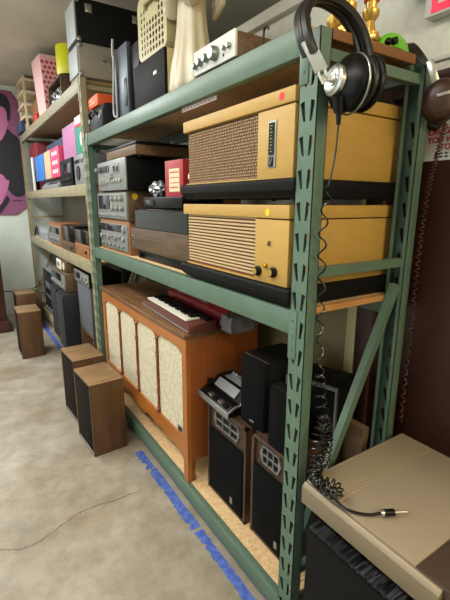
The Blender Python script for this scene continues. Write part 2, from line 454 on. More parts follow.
def rack(name, label, root, y0, y1, H, levels, hb, m, D=.545, diag=True, bthick=.018, top_over=False, ends=(True, True)):
    r = thing(name, label, 'rack', root)
    W = .075
    for yy in (y0, y1):
        for xx, fl_ in ((0, False), (D-.045, True)):
            p = post_mesh(H, fl_).obj('post', m, r, loc=(xx, yy, 0))
        # side bracing
        def brace(a, c):
            a, c = Vector(a), Vector(c); d = (c-a).normalized(); up = Vector((0, 1, 0)); n = d.cross(up)
            bb = B(); R = []
            for p in (a, c): R.append([p+n*.016+up*.014, p-n*.016+up*.014, p-n*.016-up*.014, p+n*.016-up*.014])
            bb.loft(R); return bb.obj('brace', m, r)
        yc = yy+.0375-.01
        brace((.044, yc, 2.105 if H < 2.3 else H-.06), (D-.044, yc, 2.105 if H < 2.3 else H-.06))
        brace((.044, yc, 1.472), (D-.044, yc, 1.472))
        brace((D-.05, yc, 1.385), (.046, yc, .40))
        brace((.044, yc, .30), (D-.044, yc, .30))
    for z in levels:
        for xx, sg in ((0, 1), (D, -1)):
            b = B()
            prof = [(0, z-hb), (.04, z-hb), (.04, z), (.0, z)]
            prof = [(xx+sg*px, pz) for px, pz in prof]
            b.prism(prof, 'y', y0+W-.002, y1+.002, bev=.006)
            bm_ = b.obj('beam', m, r)
            for ye, s2 in ((y0+W, -1), (y1, 1)):
                c = B()
                ya, yb = sorted((ye, ye+s2*.036)); za, zb = (z-.165, z+.004)
                if z < .3: za = .012
                xa, xb = sorted((xx-sg*.0035, xx))
                c.box(xa, xb, ya, yb, za, zb, .001)
                cc = c.obj('connector_plate', m, bm_)
                q = B(); n_r = 3
                for k in range(n_r):
                    zz = za+(zb-za)*(.2+.3*k)
                    q.cyl((xx-sg*.0035, (ya+yb)/2, zz), (xx-sg*.0065, (ya+yb)/2, zz), .0045, .0035, 10)
                # rivets belong to the plate's own mesh
                me = cc.data; bm2 = bmesh.new(); bm2.from_mesh(me); q.bm.to_mesh(tmp := bpy.data.meshes.new('tmp')); bm2.from_mesh(tmp); bm2.to_mesh(me); bm2.free(); q.bm.free(); bpy.data.meshes.remove(tmp)
        b = B().box(.036 if not top_over else .036, D-.036, y0+W+.001 if z != levels[-1] or not top_over else y0+.002, y1-.001, z-bthick+.003, z+.003, .001)
        b.obj('shelf_board', [m_board], r)
    return r
ZB, ZM, ZT = .142, 1.340, 2.190
LY = 2.392
rk = rack('pallet_rack', 'green steel pallet rack with three particle board levels holding old stereo gear', (0, 0, 0), 0, LY, 2.163, (ZB, ZM, ZT), .084, m_green)
# board ends seen between the posts at the near end
B().box(.052, .445, .004, .073, 2.140, 2.170, .002).obj('board_end', m_ply_dark, rk)
B().box(.052, .492, .046, .074, ZM-.018, ZM+.003, .002).obj('board_end', m_ply_edge, rk)
B().box(.05, .494, .046, .074, ZB-.018, ZB+.003, .002).obj('board_end', m_board, rk)
b = B(); b.box(.0275, .030, .585, .885, ZT-.100, ZT-.081, .0005)
for k in range(9): b.box(.0268, .0278, .61+.03*k, .622+.03*k, ZT-.094, ZT-.088, 0, 1)
b.obj('paper_strip', [m_rose_strip, m_pink_mark], rk, label='pale spotted paper strip')
T2Z = (.185, 1.19, 1.835, 2.605)
tr = rack('pallet_rack', 'tan steel pallet rack against the far wall behind the green one', (0, 2.475, 0), 0, 3.37, 2.60, T2Z, .095, m_tan)
B().box(.49, .497, .08, 3.36, .3, 2.45).obj('back_panel', m_backpanel, tr)
# coloured dots on the tan upright
for k, (zz, mm) in enumerate(((2.36, m_white), (2.33, m_red_dot), (2.275, m_teal))):
    pass

# ------------------------------------------------------------------ blond radios
def radio_base(t, zb):
    b = B()
    b.prism([(0, .0), (.015, .0), (.015, 0)], 'y', 0, 1) if False else None
    b.box(.0, .545, -.388, .372, .006, .066, .004)
    b.prism([(-.022, .030), (.0, .012), (.03, .012), (.03, .068), (-.016, .068), (-.022, .060)], 'y', -.392, .380, bev=.003)
    b.obj('plinth', m_black_matte, t)
    f = B()
    for x in (.04, .5):
        for y in (-.33, .33): f.cyl((x, y, 0), (x, y, .007), .014, n=12)
    f.obj('foot', m_black, t)
def radio_body(t, h, gy=(-.175, .315), lid=.045):
    # y: -.365 near .. +.365 far ; grille towards far end
    g0, g1 = gy
    b = B(); z0 = .068
    b.box(.018, .54, -.362, .357, z0, z0+h-lid-.004, .002)                  # carcass, front recessed behind
    b.box(.0, .019, -.362, g0, z0, z0+h-lid-.004, .002)                      # right front panel
    b.box(.0, .019, g0-.001, .357, z0, z0+.006, .002)
    b.obj('cabinet', m_blond, t)
    B().box(-.006, .543, -.366, .372, z0+h-lid, z0+h, .003).obj('lid', m_blond, t)
R1 = thing('radio', 'blond wood tabletop radio with brown woven grille and tall dial, upper one', 'radio', (.012, .465, 1.70))
radio_base(R1, 0)
radio_body(R1, .27)
b = B(); zt = .29
b.box(.013, .0185, -.178, .350, .072, zt, 0, 0)
y = -.172
while y < .345:
    b.box(.009, .0135, y, y+.0075, .073, zt, .001, 0, 1); y += .0125
z = .076
while z < zt-.003:
    b.box(.0085, .0135, -.177, .349, z, z+.0050, .001, 0, 1)
    y = -.17+random.uniform(0, .012)
    while y < .34:
        b.box(.0072, .0105, y, y+.009, z, z+.0050, 0, 1); y += random.choice((.0125, .0165, .0205))
    z += .0112
b.obj('grille', [m_weave, m_weave_light], R1)
dl = B().box(-.004, .001, -.278, -.236, .105, .253, .002).obj('dial', m_alu, R1)
B().box(-.006, -.0035, -.271, -.243, .145, .246).obj('dial_glass', m_dial_glass, dl)
b = B()
for k in range(9): b.box(-.0068, -.0058, -.262+(k % 2)*.004, -.252, .155+k*.01, .158+k*.01)
b.obj('scale_mark', m_gold_dull, dl)
b = B(); b.box(-.0062, -.0035, -.268, -.246, .109, .139)
b.obj('emblem_plate', m_black, dl)
b = B(); b.tube([(-.007, -.25, .136), (-.007, -.257, .114), (-.007, -.264, .136)], .0016, 6); b.tube([(-.007, -.25, .12), (-.007, -.264, .128)], .0014, 6)
b.obj('emblem', m_alu, dl)
B().cyl((-.007, -.304, .316), (-.0055, -.304, .316), .0125, n=20).obj('red_sticker', m_red_dot, R1)

R2 = thing('radio', 'blond wood tabletop radio with slatted grille and two gold knobs, lower one', 'radio', (.006, .465, 1.343))
radio_base(R2, 0)
radio_body(R2, .273, gy=(-.18, .315))
b = B(); b.box(.013, .0185, -.183, .350, .072, .295, 0, 1)
z = .084
while z < .29:
    b.box(.007, .0140, -.181, .349, z, z+.0082, .0015, 0, 1); z += .0136
b.obj('grille', [m_slat, m_slat_red], R2)
for y, z, r in ((-.205, .106, .019), (-.292, .112, .019)):
    k = B(); k.turned((0, y, z), (-1, y, z), [(0, r), (.006, r), (.008, r*.85), (.018, r*.8), (.019, r*.7)], 24)
    ko = k.obj('knob', m_black, R2)
    B().cyl((-.0188, y, z), (-.0205, y, z), r*.66, n=20).obj('knob_cap', m_gold_dull, ko)
k = B(); k.turned((0, -.25, .13), (-1, -.25, .13), [(0, .009), (.010, .008), (.012, .006)], 16); k.obj('knob', m_gold, R2)
b = B(); b.tube([(-.002, -.256, .218), (-.002, -.262, .200), (-.002, -.268, .218)], .0015, 6); b.tube([(-.002, -.252, .204), (-.002, -.272, .214)], .0012, 6); b.tube([(-.002, -.263, .217), (-.002, -.272, .200)], .0012, 6)
b.obj('emblem', m_brown_plastic, R2)
B().cyl((-.008, -.258, .316), (-.0055, -.258, .316), .0125, n=20).obj('yellow_sticker', m_yellow_dot, R2)

# ------------------------------------------------------------------ receivers and decks, middle shelf
def knob(parent, x, y, z, r, l=.016, m=m_alu):
    k = B(); k.turned((x, y, z), (x-1, y, z), [(0, r), (l*.8, r*.92), (l, r*.75)], 16); return k.obj('knob', m, parent)
def hifi(name, label, cat, loc, w, h, d, mcase, mface, rz=0, cheek=None, group=None, bezel=.004):
    t = thing(name, label, cat, loc, rz, group)
    B().box(.004, d, -w/2, w/2, 0, h, .003).obj('case', mcase, t)
    B().box(-.004, .006, -w/2+bezel, w/2-bezel, bezel, h-bezel, .002).obj('faceplate', mface, t)
    f = B()
    return t
# bottom receiver in wooden case
t = hifi('stereo_receiver', 'silver stereo receiver in wooden case, bottom of the three unit stack', 'receiver', (.035, 2.005, 1.343), .63, .222, .36, m_orange_wood, m_alu, bezel=.022)
B().box(-.006, -.003, -.20, .285, .145, .195, .001).obj('tuning_dial', m_display, t)
for i in range(7): knob(t, -.004, .255-.08*i, .10+(.012 if i % 2 else 0), .019 if i % 2 == 0 else .014)
for i in range(6): knob(t, -.004, .24-.09*i, .050, .012)
knob(t, -.004, -.24, .165, .026)
for i in range(12): B().box(-.009, -.003, .26-.042*i, .275-.042*i, .022, .030).obj('button', m_chrome, t)
# middle receiver
t = hifi('stereo_receiver', 'dark display receiver with six round knobs and yellow dot on its side', 'receiver', (.030, 2.00, 1.567), .66, .198, .38, m_walnut_y, m_alu, bezel=.012)
B().box(-.006, -.003, .02, .29, .075, .172, .001).obj('display', m_display, t)
B().box(-.0055, -.003, -.30, .31, .014, .052, .001).obj('lower_panel', m_silver, t)
for i in range(3):
    for j in range(2): knob(t, -.004, -.06-.09*i, .148-.062*j, .021, .022)
for i in range(9): knob(t, -.005, .27-.065*i, .033, .009, .010)
B().cyl((.05, -.332, .16), (.05, -.3305, .16), .02, n=20).obj('yellow_sticker', m_yellow_dot, t)
# cassette deck on top
t = hifi('cassette_deck', 'silver faced cassette deck with meters on top of the receiver stack', 'cassette deck', (.012, 1.91, 1.768), .585, .193, .38, m_black_matte, m_alu, bezel=.0)
B().box(-.007, -.003, -.18, -.05, .105, .165, .002).obj('cassette_door', m_grey, t)
B().box(-.0085, -.0065, -.165, -.065, .118, .152, .001).obj('cassette_window', m_display, t)
for i in range(3): B().box(-.007, -.003, .03+.075*i, .09+.075*i, .12, .165, .002).obj('meter', m_display, t)
for i in range(6):
    B().box(-.016, -.003, -.20+.05*i, -.165+.05*i, .048, .072, .002).obj('key', m_chrome, t)
for i in range(5):
    b = B(); b.box(-.012, -.003, .10+.035*i, .112+.035*i, .035, .085, .002); b.obj('slider', m_chrome, t)
knob(t, -.004, .255, .145, .017, .03); knob(t, -.004, -.03, .085, .022, .022)
b = B(); b.box(-.006, -.003, -.2, .24, .012, .02); b.obj('label_strip', m_grey, t)
# turntable on top of the deck
t = thing('record_player', 'wood based turntable with black top above the cassette deck', 'turntable', (.055, 1.84, 1.9635))
B().box(0, .37, -.285, .285, .012, .068, .003).obj('base', m_light_wood, t)
b = B()
for x in (.05, .32):
    for y in (-.24, .24): b.cyl((x, y, 0), (x, y, .013), .018)
b.obj('foot', m_black, t)
B().box(.004, .366, -.28, .28, .068, .088, .004).obj('deck_plate', m_black, t)
B().cyl((.18, .04, .088), (.18, .04, .100), .14, n=40).obj('platter', m_black_matte, t)
b = B(); b.tube([(.28, -.22, .10), (.2, -.215, .105), (.08, -.17, .103)], .005); b.cyl((.28, -.22, .088), (.28, -.22, .108), .02); b.obj('tonearm', m_alu, t)
# big Dual turntable
t = thing('record_player', 'walnut fronted turntable with smoked lid beside the silver receivers', 'turntable', (.032, 1.245, 1.343))
B().box(.03, .40, -.36, .36, .0, .06, .004).obj('lower_chassis', m_black, t)
B().box(0, .42, -.392, .402, .058, .192, .004).obj('plinth', m_walnut_y, t)
B().box(-.003, .001, .335, .375, .105, .145, .001).obj('badge', m_alu, t)
B().box(-.0045, -.002, .341, .369, .111, .139).obj('badge_window', m_display, t)
b = B(); b.box(.012, .41, -.37, .345, .30, .31, .002); b.box(.012, .018, -.37, .345, .196, .301); b.box(.404, .41, -.37, .345, .196, .301)
b.box(.012, .41, -.37, -.364, .196, .301); b.box(.012, .41, .339, .345, .196, .301)
b.obj('dust_cover', m_smoke, t)
B().cyl((.2, .04, .192), (.2, .04, .215), .15, n=40).obj('platter', m_grey, t)
b = B(); b.tube([(.33, -.26, .24), (.2, -.25, .245), (.10, -.16, .238)], .005); b.cyl((.33, -.26, .19), (.33, -.26, .25), .024); b.obj('tonearm', m_alu, t)
b = B()
for y in (-.31, .31): b.cyl((.06, y, -.0), (.06, y, .012), .02)
k = knob(t, .03, .30, .022, .016, .02, m_black)
b = B(); b.tube([(.1, -.395, .185), (.1, -.40, .06), (.1, -.397, .01)], .005, 6); b.obj('side_lead', m_alu, t)
# things standing on its lid
t = thing('tape_player', 'flat black tape player lying on the smoked turntable lid', 'tape player', (.055, 1.20, 1.653))
B().box(0, .245, -.24, .265, .006, .068, .008).obj('body', m_black, t)
B().box(-.004, .0, .10, .255, .02, .05, .002).obj('front_panel', m_display, t)
b = B()
for x in (.03, .22):
    for y in (-.21, .23): b.cyl((x, y, 0), (x, y, .008), .012)
b.obj('foot', m_black_matte, t)
t = thing('red_box', 'red cardboard box with cream paper label on the black tape player', 'box', (.075, 1.085, 1.721), .10)
B().box(0, .20, -.088, .088, 0, .182, .002).obj('carton', m_red, t)
b = B().box(-.0015, .001, -.055, .045, .025, .14).obj('paper_label', m_cream, t)
for k, z in enumerate((.118, .092, .066, .042)):
    q = B(); y = .035
    while y > -.045:
        w_ = random.uniform(.006, .018); q.box(-.0026, -.0012, max(y-w_, -.05), y, z, z+(.008 if k in (0, 3) else .005)); y -= w_+.006
    q.obj('lettering', m_redink, b)
q = B(); y = .05
x = .06
while x < .17:
    w_ = random.uniform(.01, .018); q.box(x, x+w_, -.0895, -.0875, .145, .162); x += w_+.005
q.obj('side_lettering', m_redink, t)
t = thing('film_wrap', 'crumpled silver wrapping film next to the red box', 'wrapping', (.12, 1.39, 1.719))
b = B(); pts = bmesh.new(); bmesh.ops.create_icosphere(pts, subdivisions=3, radius=1)
for v in pts.verts:
    n = random.uniform(.7, 1.12); v.co = Vector((v.co.x*.05*n, v.co.y*.062*n, .048+v.co.z*.05*n))
for v in pts.verts: v.co.z = max(v.co.z, .003)
b.merge(pts); b.obj('crumpled_film', m_foil, t, ang=10)
# honey coloured box behind, and a small cream jar between it and the radio
t = thing('wooden_case', 'honey coloured wooden case with pale lid deep behind the red box', 'case', (.312, 1.13, 1.654))
B().box(0, .12, -.15, .15, 0, .315, .003).obj('body', m_orange_wood, t)
B().box(-.004, .124, -.154, .154, .315, .355, .004).obj('lid', m_cream, t)
t = thing('wooden_spool', 'cream turned wooden spool squeezed between turntable and upper radio', 'spool', (.078, .868, 1.721))
b = B(); b.turned((0, 0, 0), (0, 0, 1), [(0, .03), (.012, .03), (.016, .02), (.075, .02), (.08, .03), (.10, .03), (.106, .022)], 24); b.obj('spool_body', m_cream, t)

# ------------------------------------------------------------------ console cabinet
t = thing('console_cabinet', 'maple console stereo cabinet with four cream cloth panels and scalloped apron', 'cabinet', (.018, 1.61, .145))
Y0, Y1, H, D = -.735, .735, .885, .47
B().box(-.014, D+.004, Y0-.008, Y1+.012, H-.028, H, .006).obj('top', m_cab_top, t)
ys = lambda a, n: [Y0+.03+a]
# front frame with four arched openings in one opening field, scalloped apron
op0, op1, zo0, zo1 = Y0+.050, Y1-.05, .262, .79
pw = (op1-op0)/4
def arches():
    top = []
    for i in range(4):
        y0_, y1_ = op0+pw*i, op0+pw*(i+1)
        m_ = [(0, -.030), (.06, -.028), (.12, -.010), (.2, -.004), (.5, 0), (.8, -.004), (.88, -.010), (.94, -.028), (1, -.030)]
        top += [(y0_+(y1_-y0_)*u, zo1+v) for u, v in (m_ if i == 3 else m_[:-1])]
    return top
apron = []
N_ = 48
for i in range(N_+1):
    u = i/N_; y = Y0+.05+(Y1-Y0-.10)*u
    s_ = abs(u-.5)*2
    v = .150-.030*math.exp(-((s_)/.13)**2)+.022*abs(math.sin(u*PI*7))-.02*max(0, s_-.8)/.2
    apron.append((y, v))
outer = [(Y0, .0), (Y0+.05, .0)]+[(apron[0][0], apron[0][1])]+apron[1:]+[(Y1-.05, 0), (Y1, 0), (Y1, H-.028), (Y0, H-.028)]
hole = [(op0, zo0), (op1, zo0)]+arches()[::-1]
B().plate(outer, [hole], 'x', 0, .024).obj('front_frame', m_cab_y, t)
for i in range(4):
    B().box(.012, .02, op0+pw*i+.002, op0+pw*(i+1)-.002, zo0-.01, zo1+.01).obj('grille_cloth', m_cloth, t)
for i in range(1, 4):
    y = op0+pw*i
    pr = [(0, .017), (.02, .017), (.025, .010), (.032, .016), (.04, .011), (.12, .0095), (.135, .016), (.142, .010), (.15, .015), (.16, .010), (.26, .012), (.37, .010), (.38, .015), (.388, .010), (.396, .016), (.41, .0095), (.48, .010), (.49, .016), (.498, .010), (.52, .014)]
    B().turned((.008, y, zo0), (.008, y, 1), pr, 14).obj('spindle', m_spindle, t)
b = B(); b.box(.024, D, Y0, Y0+.02, .13, H-.028, .002); b.obj('side_panel', m_cab, t)
b = B(); b.box(.024, D, Y1-.02, Y1, .13, H-.028, .002); b.obj('side_panel', m_cab, t)
B().box(.022, D, Y0+.02, Y1-.02, .135, .155).obj('bottom', m_cab_y, t)
B().box(D-.01, D, Y0+.02, Y1-.02, .155, H-.028).obj('back_panel', m_cab_top, t)
for y in (Y0+.025, Y1-.025):
    B().box(D-.06, D-.002, y-.024, y+.024, 0, .135, .004).obj('leg', m_cab, t)
    B().box(.0245, .05, y-.024, y+.024, 0, .134, .003).obj('leg', m_cab, t)
b = B().box(-.003, .0, op0+.018, op0+.06, zo0+.02, zo0+.055).obj('badge', m_alu, t)
B().box(-.0045, -.0025, op0+.022, op0+.056, zo0+.026, zo0+.049).obj('badge_mark', m_black, b)

# keyboard on the console
KZ = 1.0312
t = thing('chord_organ', 'small maroon reed organ with white keys lying on the console top', 'keyboard', (.045, 1.215, KZ), -.05)
b = B(); b.prism([(-.0, .0), (.16, 0), (.16, .052), (.10, .05), (.0, .045)], 'y', -.36, .36, bev=.005)
b.obj('body', m_maroon, t)
B().box(-.004, .0, -.35, .35, .008, .014).obj('front_trim', m_silver, t)
n = 24
for i in range(n): B().box(.016, .10, -.29+i*.0247, -.29+i*.0247+.0235, .05, .060, .0015).obj('white_key', m_ivory, t)
for i in range(n-1):
    if i % 7 in (0, 1, 3, 4, 5): B().box(.052, .102, -.29+(i+1)*.0247-.007, -.29+(i+1)*.0247+.006, .0605, .072, .002).obj('black_key', m_black, t)
B().box(.108, .152, -.34, .34, .050, .062, .002).obj('sound_panel', m_black_matte, t)
# red case and its lead, grey bundle
t = thing('red_carrying_case', 'dark red case with white handle cord behind the maroon organ', 'case', (.245, 1.22, KZ), -.02)
b = B(); b.prism([(0, 0), (.20, 0), (.20, .14), (.16, .14), (.0, .075)], 'y', -.36, .36, bev=.010); b.obj('case_body', m_red_case, t)
b = B(); b.tube(spline([(.03, .25, .09), (.02, .12, .1), (.02, -.05, .1), (.03, -.14, .09)], 8), .008); b.obj('handle', m_linen, t)
b = B(); b.tube(spline([(.06, .33, .105), (.04, .22, .115), (.08, .08, .115), (.05, .0, .115), (.09, -.1, .115)], 8), .003, 6); b.obj('cord', m_white, t)
t = thing('cloth_bundle', 'folded grey cloth at the near end of the console top', 'cloth', (.215, .795, KZ))
b = B(); q = bmesh.new(); bmesh.ops.create_cube(q, size=1); bmesh.ops.subdivide_edges(q, edges=q.edges[:], cuts=5, use_grid_fill=True)
for v in q.verts:
    v.co = Vector((v.co.x*.15+.075, v.co.y*.10, (v.co.z+.5)*.085))
    if v.co.z > .01: v.co += Vector((random.uniform(-.008, .008), random.uniform(-.008, .008), random.uniform(-.010, .006)))
b.merge(q); b.obj('folded_cloth', m_linen, t, ang=60)

# ------------------------------------------------------------------ lower shelf right: horn speakers etc.
def horn_speaker(label, loc, w, h=.525, d=.30):
    t = thing('horn_speaker', label, 'speaker', loc, 0, 'walnut horn speakers on the bottom shelf')
    b = B(); W = w/2
    b.box(.02, d, -W, W, 0, h, .002)
    for (ya, yb, za, zb) in ((-W, -W+.016, 0, h), (W-.016, W, 0, h), (-W, W, 0, .016), (-W, W, h-.016, h)): b.box(0, .022, ya, yb, za, zb, .0015)
    b.obj('cabinet', m_walnut_dark, t)
    B().box(-.006, .024, -W+.02, W-.02, .02, .375, .006).obj('grille', m_grille_black, t)
    g = B().box(.016, .022, -W+.016, W-.016, .375, h-.016).obj('baffle', m_walnut_dark, t)
    # cellular horn: trapezoid outline, 2 x 3 cells
    b = B(); y0, y1 = -W+.075, W-.065
    outer = [(y0+.01, .405), (y0-.01, .45), (y0+.006, .492), (y1-.006, .492), (y1+.01, .45), (y1-.01, .405)]
    cells = []; n = 3; ww = (y1-y0-.004)/n
    for i in range(n):
        for j, (za, zb) in enumerate(((.409, .4465), (.4505, .488))):
            ya = y0+.002+ww*i+.002; e0 = .008 if i == 0 else 0; e1_ = .008 if i == n-1 else 0; cells.append([(ya+e0*(j == 0), za), (ya+ww-.004-e1_*(j == 0), za), (ya+ww-.004-e1_*(j == 1)*.5, zb), (ya+e0*(j == 1)*.5, zb)])
    b.plate(outer, cells, 'x', .007, .016)
    b.obj('horn', m_alu, t, label='silver cellular horn')
    B().box(.0152, .0168, y0, y1, .41, .49).obj('horn_throat', m_black, t)
    q = B().box(-.008, -.005, -.075, -.055, .05, .085, .001).obj('badge', m_alu, t)
    return t
A = horn_speaker('walnut horn speaker under the silver cassette recorder on bottom shelf', (.105, .628, .145), .35)
Bs = horn_speaker('walnut horn speaker right behind the near green post on bottom shelf', (.115, .290, .145), .262)
# portable cassette recorder on A
t = thing('cassette_recorder', 'silver and black sloping cassette recorder on top of horn speaker', 'tape recorder', (.108, .728, .6705), -.03)
b = B(); b.prism([(-.02, .004), (.2, .0), (.2, .10), (.10, .092), (.055, .05), (.02, .048), (-.02, .025)], 'y', -.155, .155, bev=.003); b.obj('body', m_black, t)
b = B(); b.prism([(-.024, .0), (-.018, .0), (-.018, .032), (-.024, .03)], 'y', -.16, .16, bev=.001)
for s_ in (-.158, .152): b.prism([(-.02, .022), (.025, .044), (.055, .046), (.10, .09), (.2, .098), (.2, .104), (.10, .098), (.05, .055), (.02, .053), (-.02, .03)], 'y', s_, s_+.006)
b.obj('silver_frame', m_alu, t)
B().box(.118, .19, -.10, .10, .094, .102, .003).obj('cassette_lid', m_silver, t)
B().box(.13, .165, -.05, .02, .102, .118, .004).obj('handle', m_alu, t)
for i in range(5):
    b = B(); b.box(-.008, .016, -.12+.05*i, -.082+.05*i, .030, .046, .003); b.obj('key', m_chrome if i % 2 else m_black_matte, t)
b = B().prism([(.06, .058), (.096, .092), (.094, .096), (.056, .061)], 'y', -.09, .11); b.obj('level_panel', m_silver, t)
for i in range(3): B().turned((.19-.02, .09-.03*i, .100), (.17, .09-.03*i, 1), [(0, .011), (.012, .010), (.014, .008)], 14).obj('knob', m_chrome, t)
B().box(.03, .06, .115, .145, .05, .085, .004).obj('microphone_pod', m_black, t)
# black bookshelf speaker bridging the two
t = thing('bookshelf_speaker', 'black bookshelf speaker with cloth front beside the cassette recorder', 'speaker', (.15, .468, .6705), .02)
B().box(.016, .26, -.095, .095, 0, .335, .006).obj('cabinet', m_black_matte, t)
b = B(); R = []
b.prism([(.016, -.093), (-.004, -.085), (-.012, -.05), (-.014, 0), (-.012, .05), (-.004, .085), (.016, .093)], 'z', .004, .331, bev=.003); b.obj('grille', m_grille_black, t)
B().box(-.016, -.0125, -.03, .0, .03, .038).obj('badge', m_alu, t)
B().box(.015, .019, -.085, .085, .3335, .3365, 0).obj('edge_trim', m_walnut_y, t)
t = thing('bookshelf_speaker', 'slim black speaker half hidden by the near green post', 'speaker', (.125, .247, .6705))
B().box(.014, .075, -.078, .078, 0, .27, .005).obj('cabinet', m_black_matte, t)
b = B(); b.prism([(.014, -.076), (-.008, -.06), (-.012, 0), (-.008, .06), (.014, .076)], 'z', .004, .266, bev=.003); b.obj('grille', m_grille_black, t)
# large black box with silver bezel, turned
t = thing('stereo_speaker', 'large black speaker with silver front frame, turned sideways behind slim speaker', 'speaker', (.285, .236, .6705), .0)
ang = math.atan2(.231, -.075)-PI/2
t.rotation_euler = (0, 0, ang)
B().box(.010, .205, -.118, .118, 0, .276, .004).obj('cabinet', m_black_matte, t)
b = B(); b.plate([(-.12, 0), (.12, 0), (.12, .28), (-.12, .28)], [[(-.112, .010), (.112, .010), (.112, .268), (-.112, .268)]], 'x', -.004, .012); b.obj('silver_frame', m_silver_dull, t)
B().box(.0, .009, -.113, .113, .009, .269).obj('grille', m_grille_black, t)
t = thing('cardboard_box', 'plain brown cardboard box at the back of the bottom shelf', 'box', (.455, .155, .145))
b = B(); b.box(0, .035, -.075, .075, 0, .60, .001); b.obj('carton', m_card, t)
B().box(-.0008, .0358, -.0758, .0758, .56, .6008).obj('flap', m_card, t)

# ------------------------------------------------------------------ floor speakers
def floor_speaker(label, loc, rz, grp, w=.345, h=.528, d=.232, first=True):
    t = thing('floor_speaker', label, 'speaker', loc, rz, grp)
    W = w/2
    b = B(); b.box(.012, d, -W, W, .0, h-.004, .002)
    for (ya, yb, za, zb) in ((-W, -W+.014, 0, h-.004), (W-.014, W, 0, h-.004), (-W, W, 0, .014)): b.box(0, .014, ya, yb, za, zb, .001)
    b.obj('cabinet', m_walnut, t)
    B().box(0, d, -W, W, h-.014, h, .002).obj('top_panel', m_walnut_lit, t)
    B().box(.004, .014, -W+.016, W-.016, .018, h-.018, .002).obj('grille', m_grille_brown, t)
    B().box(-.001, .006, -W+.015, W-.015, .012, .020, .001).obj('trim_strip', m_alu, t)
    return t
f1 = floor_speaker('walnut floor speaker, nearer of the pair before the console cabinet', (-.320, 1.785, 0), .06, 'walnut speakers on the concrete floor')
f2 = copy_tree(f1); f2.location = (-.309, 2.275, 0); f2.rotation_euler = (0, 0, .06)
f2['label'] = 'walnut floor speaker standing behind the near one, before the console'
f3 = copy_tree(f1); f3.location = (-.480, 4.00, 0); f3.rotation_euler = (0, 0, 0)
f3['label'] = 'walnut speaker on the floor near the tan rack, front of that pair'
f4 = copy_tree(f1); f4.location = (-.385, 5.02, 0); f4.rotation_euler = (0, 0, 0)
f4['label'] = 'walnut speaker on the floor almost hidden behind another, by far wall'
# dark cherry cabinet at the far wall
t = thing('tall_cabinet', 'dark cherry wood tall cabinet with flared foot by the far wall', 'cabinet', (-.86, 5.25, 0))
B().box(-.36, .36, -.22, .22, .14, 1.50, .006).obj('body', m_dark_wood, t)
b = B(); b.prism([(-.41, 0), (.41, 0), (.41, .05), (.37, .15), (-.37, .15), (-.41, .05)], 'y', -.27, .25, bev=.006); b.obj('foot', m_dark_wood, t)
B().box(-.38, .38, -.24, .23, 1.50, 1.54, .006).obj('top', m_dark_wood, t)
B().box(-.30, .30, -.226, -.218, .2, 1.4, .004).obj('door', m_dark_wood, t)
o = B().tube(spline([(-.60, 5.6, .47), (-.42, 5.62, .43), (-.25, 5.6, .41), (-.1, 5.62, .43), (.02, 5.66, .47), (.05, 5.9, .5)], 8), .008, 6).obj('power_cord', m_black)
tag(o, 'black cord strung from the dark cabinet to the tan rack', 'cord')

# ------------------------------------------------------------------ top shelf of the green rack
ZS = ZT+.0035
t = thing('stereo_amplifier', 'silver fronted amplifier with round knobs at the top shelf edge', 'amplifier', (.004, .567, ZS))
B().box(.004, .22, -.148, .150, .006, .088, .002).obj('case', m_walnut_y, t)
B().box(-.004, .006, -.150, .152, .004, .092, .001).obj('faceplate', m_paper, t)
for y, z, r, l in ((.128, .036, .010, .02), (.088, .040, .012, .022), (.04, .043, .013, .024), (-.02, .044, .021, .028), (-.085, .045, .007, .016), (-.118, .044, .008, .016)): knob(t, -.004, y, z, r*1.25, l, m_steel)
B().box(-.006, -.003, -.08, -.072, .02, .03).obj('switch', m_black, t)
b = B()
for x in (.03, .2):
    for y in (-.12, .12): b.cyl((x, y, 0), (x, y, .008), .01)
b.obj('foot', m_black, t)
b = B(); b.tube(spline([(.05, -.24, .0), (.05, -.243, .05), (.05, -.247, .068), (.05, -.262, .072), (.05, -.268, .062)], 6), .004, 8)
o = b.obj('wire_hook', m_black, None, loc=(.004, .567, ZS)); tag(o, 'small black wire hook on the top shelf beside the amplifier', 'hook')
# black speaker with beige side and cream crate on it
t = thing('bookshelf_speaker', 'black fronted beige sided speaker under the cream crate on top shelf', 'speaker', (.03, 1.245, ZS))
B().box(.008, .27, -.195, .200, 0, .215, .003).obj('cabinet', m_speaker_side, t)
B().box(-.008, .012, -.195, .200, 0, .217, .006).obj('grille', m_black_matte, t)
B().box(-.0095, -.0075, -.105, -.065, .12, .135).obj('badge', m_alu, t)
t = thing('plastic_crate', 'cream plastic crate with rounded holes on the black fronted speaker', 'crate', (.035, 1.215, ZS+.2175), .03)
b = B(); W = .165; Hc = .30; Dc = .14
def rounded(w0, h0, r, n=5):
    P = []
    for cx, cz, a in ((w0-r, h0-r, 0), (-w0+r, h0-r, PI/2), (-w0+r, r, PI), (w0-r, r, 3*PI/2)):
        for i in range(n+1): P.append((cx+r*math.cos(a+PI/2*i/n), cz+r*math.sin(a+PI/2*i/n)))
    return P
holes = []
for r_ in range(7):
    for c_ in range(8):
        yy = -W+.045+c_*.034; zz = .035+r_*.031
        if r_ in (5, 6) and 2 <= c_ <= 5: continue
        a_, c2 = (.011, .0125) if c_ < 5 else (.008, .012)
        holes.append([(yy+a_*math.cos(k*PI/5), zz+c2*math.sin(k*PI/5)) for k in range(10)])
b.plate(rounded(W, Hc, .05), holes, 'x', 0, .004); b.obj('front_wall', m_crate, t)
b = B(); R0 = rounded(W, Hc, .05); R1_ = rounded(W-.006, Hc-.006, .046)
b.loft([[(x, p[0], p[1]) for p in R0] for x in (.002, Dc)], cap=False); b.loft([[(x, p[0], p[1]-0+.003) for p in R1_] for x in (.004, Dc)], cap=False)
b.obj('shell', m_crate, t)
